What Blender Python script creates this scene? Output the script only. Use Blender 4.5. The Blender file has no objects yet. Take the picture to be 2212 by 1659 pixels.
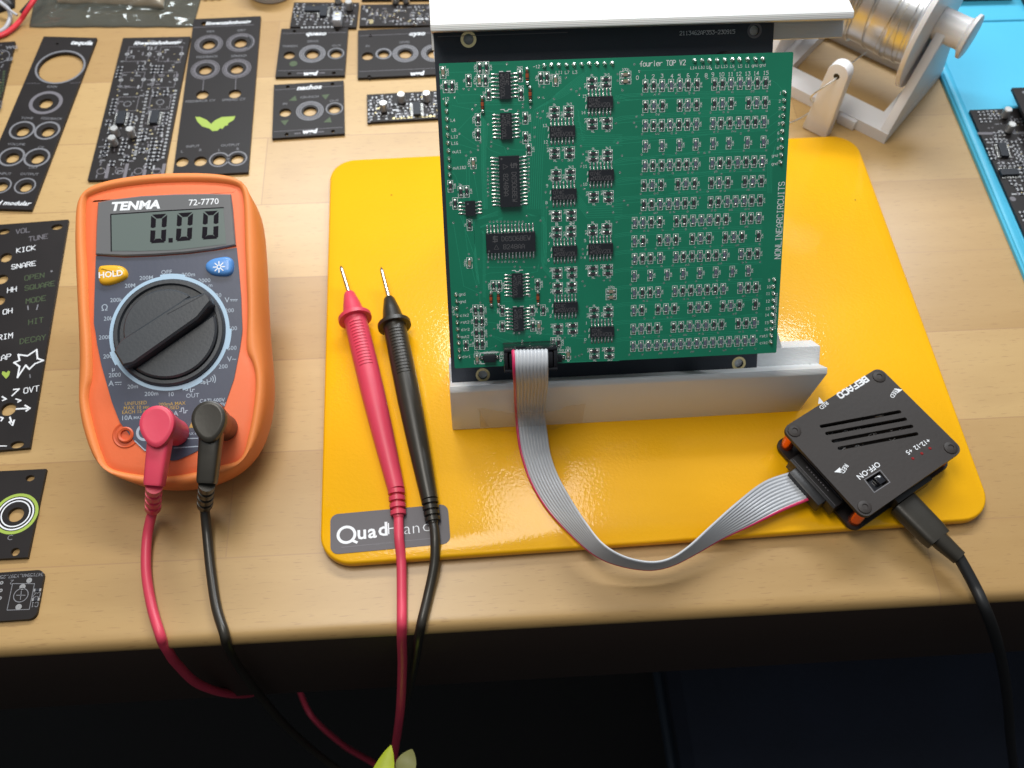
import bpy, bmesh, math, random
import numpy as np
from mathutils import Matrix, Vector
rnd = random.Random(7)
SC = bpy.context.scene
COL = SC.collection
MM = 0.001

# ------------------------------------------------------------------ camera
CAM_O = np.array([56.392, -337.839, 342.005])
CAM_R = np.array([[0.99685475, -0.07854761, 0.01052996],
                  [-0.0613151, -0.8485992, -0.52547109],
                  [0.05021021, 0.5231727, -0.85074629]])
FOC, CX, CY = 2100.0, 1106.0, 829.5
cd = bpy.data.cameras.new('camera')
cam = bpy.data.objects.new('camera', cd)
COL.objects.link(cam)
m4 = Matrix.Identity(4)
for i in range(3):
    m4[i][0] = CAM_R[0][i]; m4[i][1] = -CAM_R[1][i]; m4[i][2] = -CAM_R[2][i]
    m4[i][3] = CAM_O[i] * MM
cam.matrix_world = m4
cd.sensor_width = 36.0
cd.lens = 36.0 * FOC / 2212.0
cd.clip_start = 0.01; cd.clip_end = 20
cd.dof.use_dof = True
cd.dof.focus_distance = 0.338
cd.dof.aperture_fstop = 17.0
SC.camera = cam

# ------------------------------------------------------------------ light
w = bpy.data.worlds.new('World'); SC.world = w; w.use_nodes = True
_n = w.node_tree; _bg = _n.nodes['Background']
_tc = _n.nodes.new('ShaderNodeTexCoord'); _sx = _n.nodes.new('ShaderNodeSeparateXYZ'); _rp = _n.nodes.new('ShaderNodeValToRGB')   # dim room: pale ceiling above, dark below
_n.links.new(_tc.outputs['Generated'], _sx.inputs[0]); _n.links.new(_sx.outputs['Z'], _rp.inputs[0]); _n.links.new(_rp.outputs[0], _bg.inputs[0])
_rp.color_ramp.elements[0].position = 0.0; _rp.color_ramp.elements[0].color = (.05, .05, .05, 1)
_rp.color_ramp.elements[1].position = 0.8; _rp.color_ramp.elements[1].color = (.86, .94, 1.0, 1)
_bg.inputs[1].default_value = 0.36
SC.view_settings.view_transform = 'Standard'
SC.view_settings.look = 'None'
SC.view_settings.exposure = -0.08
SC.view_settings.gamma = 1.0

def area(name, loc, target, sx, sy, power, color):
    l = bpy.data.lights.new(name, 'AREA'); l.shape = 'RECTANGLE'
    l.size = sx * MM; l.size_y = sy * MM; l.energy = power; l.color = color
    o = bpy.data.objects.new(name, l); COL.objects.link(o)
    o.location = [c * MM for c in loc]
    d = Vector(target) - Vector(loc)
    o.rotation_euler = d.to_track_quat('-Z', 'Y').to_euler()
    return o
area('strip_lamp', (210, 470, 690), (110, -60, 0), 900, 120, 9.6, (0.93, 0.97, 1.0))
area('overhead_lamp', (-30, -88, 640), (60, -90, 0), 340, 190, 2.6, (1.0, 0.95, 0.86))

# ------------------------------------------------------------------ photo geometry helpers (mm)
def ray(u, v):
    d = CAM_R.T @ np.array([u - CX, v - CY, FOC]); return d / np.linalg.norm(d)
CROP = {'K1': (0, 0, 2.212), 'K2': (900, 0, 2.212), 'K3': (0, 750, 2.011), 'K4': (300, 700, 2.37), 'K5': (300, 1300, 2.0738),
        'K6': (0, 1450, 1.58), 'A': (2350, 180, 2.5525), 'B': (2350, 780, 2.30375), 'C': (1700, 180, 2.552), 'D': (1700, 780, 2.304),
        'T': (3000, 0, 1.843), 'U': (2950, 1300, 1.843), 'L': (0, 0, 1.844), 'N': (0, 800, 1.66), 'J': (1000, 0, 2.949), 'R': (3500, 0, 1.66),
        'V': (1200, 950, 1.229), 'S': (1200, 1900, 2.765), 'P': (0, 0, 1.82278)}
def Z(c, x, y):
    ox, oy, s = CROP[c]
    if c == 'P': return (x, y)
    return ((ox + x / s) / 1.82278, (oy + y / s) / 1.82278)
def onz(u, v, z=0.0):
    d = ray(u, v); return CAM_O + d * (z - CAM_O[2]) / d[2]
def ony(u, v, y):
    d = ray(u, v); return CAM_O + d * (y - CAM_O[1]) / d[1]
class Fr:
    """a flat frame of reference in the place: origin and three axes, mm"""
    def __init__(s, o, X=(1, 0, 0), Y=(0, 1, 0)):
        s.o = np.array(o, float); s.X = np.array(X, float); s.X /= np.linalg.norm(s.X)
        Y = np.array(Y, float); Y = Y - s.X * (Y @ s.X); s.Y = Y / np.linalg.norm(Y); s.Z = np.cross(s.X, s.Y)
    def px(s, u, v, h=0.0):
        d = ray(u, v); p = s.o + s.Z * h
        q = CAM_O + d * ((p - CAM_O) @ s.Z) / (d @ s.Z) - s.o
        return (float(q @ s.X), float(q @ s.Y))
    def z(s, c, x, y, h=0.0): return s.px(*Z(c, x, y), h)
    def w(s, x, y, z=0.0): return s.o + s.X * x + s.Y * y + s.Z * z
    def loc(s, p):
        q = np.array(p, float) - s.o; return np.array([q @ s.X, q @ s.Y, q @ s.Z])
    def mat(s):
        m = Matrix.Identity(4)
        for i in range(3):
            m[i][0] = s.X[i]; m[i][1] = s.Y[i]; m[i][2] = s.Z[i]; m[i][3] = s.o[i] * MM
        return m
WORLD = Fr((0, 0, 0))
def table_frame(p0, p1, z):
    """origin at photo point p0, x axis towards photo point p1, lying flat at height z"""
    a = onz(*p0, z); b = onz(*p1, z); X = b - a
    return Fr(a, X, (-X[1], X[0], 0))

def catmull(pts, n, closed=False):
    P = [np.array(p, float) for p in pts]; N = len(P); out = []
    segs = N if closed else N - 1
    for i in range(segs):
        p0 = P[(i - 1) % N] if closed or i > 0 else P[0] * 2 - P[1]
        p1, p2 = P[i], P[(i + 1) % N]
        p3 = P[(i + 2) % N] if closed or i + 2 < N else P[-1] * 2 - P[-2]
        for k in range(n):
            t = k / n
            out.append(0.5 * ((2 * p1) + (-p0 + p2) * t + (2 * p0 - 5 * p1 + 4 * p2 - p3) * t * t + (-p0 + 3 * p1 - 3 * p2 + p3) * t ** 3))
    if not closed: out.append(P[-1])
    return out
def circle(cx, cy, r, n=32, ry=None, ang=0):
    ry = ry or r
    c, s = math.cos(ang), math.sin(ang)
    return [(cx + r * math.cos(t) * c - ry * math.sin(t) * s, cy + r * math.cos(t) * s + ry * math.sin(t) * c) for t in [2 * math.pi * i / n for i in range(n)]]
def rrect(x0, x1, y0, y1, r, n=6):
    out = []
    for cx, cy, a0 in ((x1 - r, y1 - r, 0), (x0 + r, y1 - r, 90), (x0 + r, y0 + r, 180), (x1 - r, y0 + r, 270)):
        for i in range(n + 1):
            a = math.radians(a0 + 90 * i / n); out.append((cx + r * math.cos(a), cy + r * math.sin(a)))
    return out
def offset_poly(pts, d):
    """positive d = outward for counter-clockwise polygons"""
    P = [np.array(p[:2], float) for p in pts]; n = len(P); out = []
    for i in range(n):
        e = P[(i + 1) % n] - P[(i - 1) % n]; L = np.linalg.norm(e) + 1e-9
        out.append(P[i] + d * np.array([e[1], -e[0]]) / L)
    return out
def ccw(pts):
    a = sum(pts[i][0] * pts[(i + 1) % len(pts)][1] - pts[(i + 1) % len(pts)][0] * pts[i][1] for i in range(len(pts)))
    return pts if a > 0 else pts[::-1]

# ------------------------------------------------------------------ stroke lettering (board silkscreen)
SF = {'0': '01 05 16 36 45 41 30 10 01', '1': '15 26 20|10 30', '2': '05 16 36 45 44 00 40', '3': '06 46 24 34 43 41 30 10 01', '4': '30 36 02 42', '5': '46 06 04 34 43 41 30 00',
      '6': '36 16 04 01 10 30 41 42 33 03', '7': '06 46 10', '8': '13 04 05 16 36 45 44 33 13 02 01 10 30 41 42 33', '9': '10 30 42 45 36 16 05 04 13 43',
      'A': '00 04 26 44 40|02 42', 'B': '00 06 36 45 44 33 03|33 42 41 30 00', 'C': '45 36 16 05 01 10 30 41', 'D': '00 06 26 44 42 20 00', 'E': '46 06 00 40|03 33', 'F': '46 06 00|03 33',
      'G': '45 36 16 05 01 10 30 41 43 23', 'H': '00 06|40 46|03 43', 'I': '10 30|16 36|20 26', 'K': '00 06|46 03 40', 'L': '06 00 40', 'M': '00 06 23 46 40', 'N': '00 06 40 46',
      'O': '01 05 16 36 45 41 30 10 01', 'P': '00 06 36 45 44 33 03', 'Q': '01 05 16 36 45 41 30 10 01|22 40', 'R': '00 06 36 45 44 33 03|23 40', 'S': '45 36 16 05 04 13 33 42 41 30 10 01', 'T': '06 46|20 26',
      'U': '06 01 10 30 41 46', 'V': '06 20 46', 'W': '06 10 23 30 46', 'X': '00 46|06 40', 'Y': '06 23 46|23 20', 'Z': '06 46 00 40', '-': '03 43', '+': '03 43|21 25', '_': '00 40', '/': '00 46', '.': '20 21',
      '&': '40 05 16 26 35 02 01 10 20 42', 'a': '04 34 43 40 10 01 12 42', 'b': '06 00 30 41 43 34 04', 'c': '44 14 03 01 10 40', 'd': '46 40 10 01 03 14 44', 'e': '02 42 43 34 14 03 01 10 30',
      'f': '46 36 25 20|03 33', 'g': '44 14 03 01 10 40|44 4- 1-', 'h': '06 00|03 24 34 43 40', 'i': '20 24|25 26', 'k': '06 00|44 02 40', 'l': '26 20', 'm': '00 04|03 14 23 20|23 34 43 40', 'n': '00 04|03 24 34 43 40',
      'o': '01 03 14 34 43 41 30 10 01', 'p': '0- 04 34 43 41 30 00', 'q': '4- 44 14 03 01 10 40', 'r': '00 04|02 24 44', 's': '44 14 03 12 32 41 30 00', 't': '16 11 20 40|04 34', 'u': '04 01 10 30 41 44|41 40',
      'v': '04 20 44', 'w': '04 10 23 30 44', 'x': '00 44|04 40', 'y': '04 20|44 20 0-', 'z': '04 44 00 40', ' ': ''}
def _pt(s):
    y = -2 if s[1] == '-' else int(s[1]); return (int(s[0]) / 4.0, y / 6.0)
STROKES = {k: [[_pt(q) for q in part.split()] for part in v.split('|') if part.strip()] for k, v in SF.items()}

_txt = {}
def font_mesh(s, off=0.0, shear=0.0):
    key = (s, off, shear)
    if key not in _txt:
        c = bpy.data.curves.new('tmp', 'FONT'); c.body = s; c.size = 1.0; c.offset = off; c.shear = shear
        c.align_x = 'CENTER'; c.align_y = 'CENTER'; c.resolution_u = 2; c.fill_mode = 'FRONT'
        o = bpy.data.objects.new('tmp', c); me = o.to_mesh()
        _txt[key] = ([tuple(v.co) for v in me.vertices], [tuple(p.vertices) for p in me.polygons])
        o.to_mesh_clear(); bpy.data.objects.remove(o); bpy.data.curves.remove(c)
    return _txt[key]

class MB:
    def __init__(s): s.v = []; s.f = []; s.m = []; s.T = None
    def add(s, vs, fs, m=0):
        b = len(s.v)
        if s.T is not None: vs = [tuple(s.T @ Vector(p)) for p in vs]
        s.v.extend([tuple(map(float, p)) for p in vs]); s.f.extend([tuple(i + b for i in f) for f in fs]); s.m.extend([m] * len(fs)); return s
    def box(s, x0, x1, y0, y1, z0, z1, m=0):
        vs = [(x, y, z) for z in (z0, z1) for y in (y0, y1) for x in (x0, x1)]
        return s.add(vs, [(0, 2, 3, 1), (4, 5, 7, 6), (0, 1, 5, 4), (2, 6, 7, 3), (0, 4, 6, 2), (1, 3, 7, 5)], m)
    def loft(s, rings, m=0, caps=(True, True), closed=True):
        n = len(rings[0]); vs = [p for r in rings for p in r]; fs = []
        for i in range(len(rings) - 1):
            for j in range(n if closed else n - 1):
                a = i * n + j; b = i * n + (j + 1) % n; fs.append((a, b, b + n, a + n))
        if caps[0]: fs.append(tuple(range(n))[::-1])
        if caps[1]: fs.append(tuple((len(rings) - 1) * n + j for j in range(n)))
        return s.add(vs, fs, m)
    def prism(s, poly, z0, z1, m=0, bev=0.0):
        poly = ccw([tuple(p[:2]) for p in poly])
        if bev:
            ins = offset_poly(poly, -bev)
            return s.loft([[(*p, z0) for p in poly], [(*p, z1 - bev) for p in poly], [(*p, z1) for p in ins]], m)
        return s.loft([[(*p, z0) for p in poly], [(*p, z1) for p in poly]], m)
    def plate(s, outer, holes, z0, z1, m=0, wall=None):
        """flat plate with real holes"""
        c = bpy.data.curves.new('tmp', 'CURVE'); c.dimensions = '2D'; c.fill_mode = 'BOTH'; c.extrude = (z1 - z0) / 2
        for pts in [outer] + list(holes):
            sp = c.splines.new('POLY'); sp.points.add(len(pts) - 1); sp.use_cyclic_u = True
            for i, p in enumerate(pts): sp.points[i].co = (p[0], p[1], 0, 1)
        o = bpy.data.objects.new('tmp', c); me = o.to_mesh(); zc = (z0 + z1) / 2
        s.add([(v.co.x, v.co.y, v.co.z + zc) for v in me.vertices], [tuple(p.vertices) for p in me.polygons], m)
        o.to_mesh_clear(); bpy.data.objects.remove(o); bpy.data.curves.remove(c); return s
    def lathe(s, prof, cx=0, cy=0, n=24, m=0, caps=(True, True)):
        rings = [[(cx + r * math.cos(2 * math.pi * i / n), cy + r * math.sin(2 * math.pi * i / n), z) for i in range(n)] for r, z in prof]
        return s.loft(rings, m, caps)
    def ring(s, cx, cy, r0, r1, z, m=0, n=32, a0=0, a1=2 * math.pi, h=0.03):
        """thin printed ring"""
        vs = []; full = abs(a1 - a0 - 2 * math.pi) < 1e-6
        for i in range(n + (0 if full else 1)):
            a = a0 + (a1 - a0) * i / n
            vs += [(cx + r0 * math.cos(a), cy + r0 * math.sin(a), z), (cx + r1 * math.cos(a), cy + r1 * math.sin(a), z)]
        k = len(vs) // 2
        fs = [(2 * i, 2 * i + 1, 2 * ((i + 1) % k) + 1, 2 * ((i + 1) % k)) for i in range(k if full else k - 1)]
        return s.add(vs, fs, m)
    def tube(s, pts, radii, n=10, m=0, caps=(True, True), flat=1.0):
        P = [np.array(p, float) for p in pts]
        if not hasattr(radii, '__len__'): radii = [radii] * len(P)
        rings = []; up = None
        for i, p in enumerate(P):
            t = P[min(i + 1, len(P) - 1)] - P[max(i - 1, 0)]; t = t / (np.linalg.norm(t) + 1e-12)
            if up is None:
                up = np.array([0, 0, 1.0]) if abs(t[2]) < .9 else np.array([0, 1.0, 0])
            up = up - t * (up @ t); up /= np.linalg.norm(up); sd = np.cross(t, up)
            rings.append([tuple(p + radii[i] * (math.cos(a) * sd + flat * math.sin(a) * up)) for a in [2 * math.pi * k / n for k in range(n)]])
        return s.loft(rings, m, caps)
    def line(s, pts, wd, z, m=0):
        """thin printed line through 2-D points"""
        for a, b in zip(pts[:-1], pts[1:]):
            dx, dy = b[0] - a[0], b[1] - a[1]; L = math.hypot(dx, dy)
            if L < 1e-6: continue
            ex, ey = dx / L * wd * .45, dy / L * wd * .45; nx, ny = -dy / L * wd / 2, dx / L * wd / 2
            s.add([(a[0] - ex + nx, a[1] - ey + ny, z), (a[0] - ex - nx, a[1] - ey - ny, z), (b[0] + ex - nx, b[1] + ey - ny, z), (b[0] + ex + nx, b[1] + ey + ny, z)], [(0, 1, 2, 3)], m)
            z += 0.0007
        return s
    def stroke(s, t, x, y, h, z, m=0, ang=0.0, wd=None, sp=1.35, align='C', wx=0.62):
        wd = wd or h * .13; cw = h * wx; W = (len(t) - 1) * cw * sp + cw
        x0 = -W / 2 if align == 'C' else (0 if align == 'L' else -W); c, sn = math.cos(ang), math.sin(ang)
        for i, ch in enumerate(t):
            for pl in STROKES.get(ch, []):
                q = [(x0 + i * cw * sp + a * cw, (b - .5) * h) for a, b in pl]
                s.line([(x + a * c - b * sn, y + a * sn + b * c) for a, b in q], wd, z, m); z += 0.0005
        return s
    def text(s, t, x, y, h, z, m=0, ang=0.0, off=0.0, shear=0.0, sx=1.0):
        vs, fs = font_mesh(t, off, shear); c, sn = math.cos(ang), math.sin(ang)
        return s.add([(x + (a * sx * c - b * sn) * h, y + (a * sx * sn + b * c) * h, z) for a, b, _ in vs], fs, m)
    def build(s, name, mats, fr=None, parent=None, ang=0.6, bevel=0.0, seg=2, merge=False):
        me = bpy.data.meshes.new(name)
        bm = bmesh.new(); bv = [bm.verts.new((p[0] * MM, p[1] * MM, p[2] * MM)) for p in s.v]
        for f, mi in zip(s.f, s.m):
            try: q = bm.faces.new([bv[i] for i in f]); q.material_index = mi
            except ValueError: pass
        if merge: bmesh.ops.remove_doubles(bm, verts=bm.verts, dist=1e-6)
        bm.normal_update()
        if bevel:
            es = [e for e in bm.edges if len(e.link_faces) == 2 and e.calc_face_angle(0) > 0.5]
            bmesh.ops.bevel(bm, geom=es, offset=bevel * MM, segments=seg, profile=.5, affect='EDGES', clamp_overlap=True)
            bm.normal_update()
        for e in bm.edges:
            e.smooth = not (len(e.link_faces) == 2 and e.calc_face_angle(0) > ang)
        for f in bm.faces: f.smooth = True
        bm.to_mesh(me); bm.free()
        for q in (mats if isinstance(mats, (list, tuple)) else [mats]): me.materials.append(M[q] if isinstance(q, str) else q)
        o = bpy.data.objects.new(name, me); COL.objects.link(o)
        if parent is not None: o.parent = parent
        elif fr is not None: o.matrix_world = fr.mat()
        return o
def tag(o, label, cat, group=None, kind=None):
    if label: o['label'] = label
    if cat: o['category'] = cat
    if group: o['group'] = group
    if kind: o['kind'] = kind
    return o
def thing(name, label, cat, fr, group=None):
    o = bpy.data.objects.new(name, None); COL.objects.link(o); o.empty_display_size = .01; o.matrix_world = fr.mat()
    return tag(o, label, cat, group)
def inst(src, parent, loc=(0, 0, 0), rz=0.0, name=None):
    """copy of a part sharing its mesh, mm in the parent's frame"""
    o = src.copy(); COL.objects.link(o); o.parent = parent
    o.matrix_parent_inverse = Matrix.Identity(4)
    o.matrix_basis = Matrix.Translation(Vector(loc) * MM) @ Matrix.Rotation(rz, 4, 'Z')
    return o

# ------------------------------------------------------------------ materials
M = {}
def node(nt, t, **k):
    n = nt.nodes.new(t)
    for a, b in k.items(): setattr(n, a, b)
    return n
def mat(name, col, rough=.5, metal=0, coat=0, spec=.5, bump=None, var=None, trans=0, alpha=1, ior=1.45, sub=0, emit=None, coatr=.1, specks=None):
    """bump = (scale, strength[, detail]); var = (scale, amount): soft colour mottling of the thing itself"""
    m = bpy.data.materials.new(name); m.use_nodes = True; nt = m.node_tree; b = nt.nodes['Principled BSDF']
    b.inputs['Base Color'].default_value = (*col, 1); b.inputs['Roughness'].default_value = rough; b.inputs['Metallic'].default_value = metal
    b.inputs['Coat Weight'].default_value = coat; b.inputs['Coat Roughness'].default_value = coatr; b.inputs['Specular IOR Level'].default_value = spec
    b.inputs['Transmission Weight'].default_value = trans; b.inputs['Alpha'].default_value = alpha; b.inputs['IOR'].default_value = ior
    if sub: b.inputs['Subsurface Weight'].default_value = sub; b.inputs['Subsurface Scale'].default_value = .002
    if emit: b.inputs['Emission Color'].default_value = (*emit[0], 1); b.inputs['Emission Strength'].default_value = emit[1]
    tc = node(nt, 'ShaderNodeTexCoord')
    if var:
        n = node(nt, 'ShaderNodeTexNoise'); n.inputs['Scale'].default_value = var[0]; n.inputs['Detail'].default_value = 5
        nt.links.new(tc.outputs['Object'], n.inputs['Vector'])
        mr = node(nt, 'ShaderNodeMapRange'); mr.inputs[1].default_value = .3; mr.inputs[2].default_value = .7; mr.inputs[3].default_value = 1 - var[1]; mr.inputs[4].default_value = 1 + var[1]
        nt.links.new(n.outputs[0], mr.inputs[0])
        mx = node(nt, 'ShaderNodeMix', data_type='RGBA', blend_type='MULTIPLY'); mx.inputs[0].default_value = 1
        mx.inputs[6].default_value = (*col, 1); nt.links.new(mr.outputs[0], mx.inputs[7]); nt.links.new(mx.outputs[2], b.inputs['Base Color'])
        ra = node(nt, 'ShaderNodeMapRange'); ra.inputs[3].default_value = rough * .85; ra.inputs[4].default_value = min(1, rough * 1.15)
        nt.links.new(n.outputs[0], ra.inputs[0]); nt.links.new(ra.outputs[0], b.inputs['Roughness'])
    if bump:
        n = node(nt, 'ShaderNodeTexNoise'); n.inputs['Scale'].default_value = bump[0]; n.inputs['Detail'].default_value = bump[2] if len(bump) > 2 else 2
        nt.links.new(tc.outputs['Object'], n.inputs['Vector'])
        bp = node(nt, 'ShaderNodeBump'); bp.inputs['Strength'].default_value = bump[1]; bp.inputs['Distance'].default_value = .0005
        nt.links.new(n.outputs[0], bp.inputs['Height']); nt.links.new(bp.outputs[0], b.inputs['Normal'])
        if coat: nt.links.new(bp.outputs[0], b.inputs['Coat Normal'])
    if specks:
        vo = node(nt, 'ShaderNodeTexVoronoi'); vo.inputs['Scale'].default_value = specks[0]; nt.links.new(tc.outputs['Object'], vo.inputs['Vector'])
        wn = node(nt, 'ShaderNodeMath', operation='LESS_THAN'); wn.inputs[1].default_value = specks[1]; nt.links.new(vo.outputs['Distance'], wn.inputs[0])
        sc_ = node(nt, 'ShaderNodeSeparateColor'); nt.links.new(vo.outputs['Color'], sc_.inputs[0])
        w2 = node(nt, 'ShaderNodeMath', operation='LESS_THAN'); w2.inputs[1].default_value = specks[3]; nt.links.new(sc_.outputs[0], w2.inputs[0])
        an = node(nt, 'ShaderNodeMath', operation='MULTIPLY'); nt.links.new(wn.outputs[0], an.inputs[0]); nt.links.new(w2.outputs[0], an.inputs[1])
        mz = node(nt, 'ShaderNodeMix', data_type='RGBA'); nt.links.new(an.outputs[0], mz.inputs[0]); mz.inputs[7].default_value = (*specks[2], 1)
        src = b.inputs['Base Color'].links[0].from_socket if b.inputs['Base Color'].is_linked else None
        if src: nt.links.new(src, mz.inputs[6])
        else: mz.inputs[6].default_value = (*col, 1)
        nt.links.new(mz.outputs[2], b.inputs['Base Color'])
    M[name] = m; return m
mat('yellow_powder_coat', (.86, .43, .001), .41, coat=.45, coatr=.09, spec=.22, bump=(900, .13, 1), var=(14, .05), specks=(140, .06, (.25, .12, .01), .12))
mat('sticker_grey', (.085, .075, .085), .45, bump=(300, .05))
mat('white_ink', (.78, .80, .84), .5)
mat('pale_ink', (.36, .42, .50), .5)
mat('dim_ink', (.16, .15, .17), .5)
mat('ring_ink', (.20, .20, .22), .5)
mat('solder_wire', (.66, .68, .72), .33, metal=1)
mat('gold_ink', (.42, .27, .07), .5)
mat('green_ink', (.33, .45, .07), .5)
mat('dark_green_ink', (.055, .085, .035), .5)
mat('pcb_green', (.005, .205, .115), .34, coat=.45, coatr=.2, var=(30, .10), bump=(120, .05))
mat('pcb_trace', (.02, .31, .185), .32, coat=.3, coatr=.2)
mat('pcb_edge', (.12, .17, .07), .6)
mat('pcb_black', (.015, .012, .012), .45, spec=.32, var=(40, .12), bump=(200, .04))
mat('pcb_matte_black', (.030, .037, .052), .5, var=(30, .1), bump=(900, .10))
mat('pcb_black_edge', (.12, .10, .08), .6)
mat('solder', (.86, .85, .83), .26, metal=1, bump=(1800, .5, 3))
mat('tin', (.70, .69, .66), .30, metal=1, bump=(1500, .3, 3))
mat('gold', (.75, .62, .33), .3, metal=1)
mat('chip_black', (.020, .023, .030), .45, bump=(1500, .12), spec=.35)
mat('resistor_black', (.030, .030, .038), .3, spec=.6)
mat('resistor_blue', (.13, .15, .22), .3, spec=.6)
mat('capacitor_tan', (.30, .25, .19), .4)
mat('chip_marking', (.10, .10, .11), .5)
mat('diode_glass', (.36, .07, .02), .08, coat=.8)
mat('black_plastic', (.014, .013, .014), .38, bump=(700, .1), var=(50, .1))
mat('smoked_plastic', (.010, .010, .014), .16, coat=.4, spec=.6)
mat('white_print', (.78, .79, .80), .45, sub=.05)
mat('pink_print', (.66, .60, .60), .5, sub=.05, bump=(500, .25, 4))
mat('ribbon_grey', (.50, .52, .56), .33, coat=.25, coatr=.25)
mat('ribbon_red', (.62, .03, .12), .35, coat=.2)
mat('red_rubber', (.68, .055, .105), .42, coat=.12, coatr=.35, var=(60, .05), bump=(500, .04), sub=.06)
mat('black_rubber', (.026, .022, .016), .36, coat=.15, coatr=.3, var=(60, .08), bump=(500, .05))
mat('cable_black', (.016, .016, .017), .45, bump=(300, .05))
mat('needle_steel', (.62, .58, .50), .22, metal=1)
mat('holster_orange', (.80, .245, .065), .5, bump=(900, .08), var=(25, .05), sub=.05)
mat('holster_inner', (.82, .165, .055), .48, bump=(900, .08), var=(25, .05), sub=.05)
mat('psu_black', (.034, .028, .026), .5, spec=.35, var=(40, .1), bump=(600, .08))
mat('tin_dull', (.42, .42, .43), .4, metal=.8)
mat('meter_navy', (.062, .070, .105), .42, bump=(600, .05), var=(40, .05))
mat('meter_window', (.15, .15, .155), .14, coat=.6, coatr=.06)
mat('lcd_glass', (.13, .16, .15), .16, coat=.3, coatr=.1)
mat('lcd_digit', (.012, .010, .014), .6, spec=.05)
mat('knob_black', (.042, .047, .055), .4, bump=(900, .08), var=(40, .06))
mat('ring_blue', (.38, .53, .68), .45)
mat('button_yellow', (.80, .42, .015), .35, coat=.2)
mat('button_blue', (.085, .26, .62), .35, coat=.2)
mat('socket_red', (.62, .10, .03), .4)
mat('anodised_orange', (.85, .16, .04), .22, metal=.85)
mat('led_red', (.25, .01, .01), .2, coat=.5)
mat('mat_blue', (.075, .47, .70), .42, bump=(350, .12), var=(15, .03))
mat('box_dark', (.02, .035, .04), .4)
mat('spool_white', (.77, .76, .77), .38, sub=.1, bump=(300, .05))
mat('wire_grey', (.45, .46, .50), .4)
mat('wire_red', (.75, .04, .06), .4)
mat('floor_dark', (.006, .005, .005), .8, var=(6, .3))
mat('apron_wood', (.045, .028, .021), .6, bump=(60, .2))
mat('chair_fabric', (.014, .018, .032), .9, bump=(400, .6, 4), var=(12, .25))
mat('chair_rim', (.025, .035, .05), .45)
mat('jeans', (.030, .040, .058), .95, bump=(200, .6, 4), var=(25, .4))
mat('leaf_lime', (.72, .86, .03), .45, var=(60, .25))
mat('leaf_pale', (.42, .42, .16), .5, var=(60, .2))
mat('frosted_grey', (.36, .36, .37), .5, coat=.3)
mat('cap_top', (.75, .74, .72), .3, metal=.9)
mat('bag_clear', (.42, .36, .27), .2, coat=.8, coatr=.08, alpha=.80, bump=(45, .9, 4))
mat('bag_silver', (.11, .12, .105), .16, metal=.25, coat=1.0, coatr=.05, alpha=.55, bump=(120, 1.0, 6))
mat('kapton', (.62, .44, .16), .22, coat=.5, coatr=.1, alpha=.20, bump=(160, .35))

def printed(name, col, dz, axis='Z'):
    """3-D printed plastic with fine layer lines across `axis`"""
    m = mat(name, col, .48, sub=.04); nt = m.node_tree; b = nt.nodes['Principled BSDF']
    tc = node(nt, 'ShaderNodeTexCoord'); sp = node(nt, 'ShaderNodeSeparateXYZ'); nt.links.new(tc.outputs['Object'], sp.inputs[0])
    mu = node(nt, 'ShaderNodeMath', operation='MULTIPLY'); mu.inputs[1].default_value = 2 * math.pi / (dz * MM); nt.links.new(sp.outputs[axis], mu.inputs[0])
    si = node(nt, 'ShaderNodeMath', operation='SINE'); nt.links.new(mu.outputs[0], si.inputs[0])
    n = node(nt, 'ShaderNodeTexNoise'); n.inputs['Scale'].default_value = 160; nt.links.new(tc.outputs['Object'], n.inputs['Vector'])
    ad = node(nt, 'ShaderNodeMath', operation='ADD'); nt.links.new(si.outputs[0], ad.inputs[0]); nt.links.new(n.outputs[0], ad.inputs[1])
    bp = node(nt, 'ShaderNodeBump'); bp.inputs['Strength'].default_value = .22; bp.inputs['Distance'].default_value = .0002
    nt.links.new(ad.outputs[0], bp.inputs['Height']); nt.links.new(bp.outputs[0], b.inputs['Normal'])
printed('printed_white', (.78, .79, .80), .55, 'Y')
printed('printed_holder', (.78, .77, .79), .5, 'Z')

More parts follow.
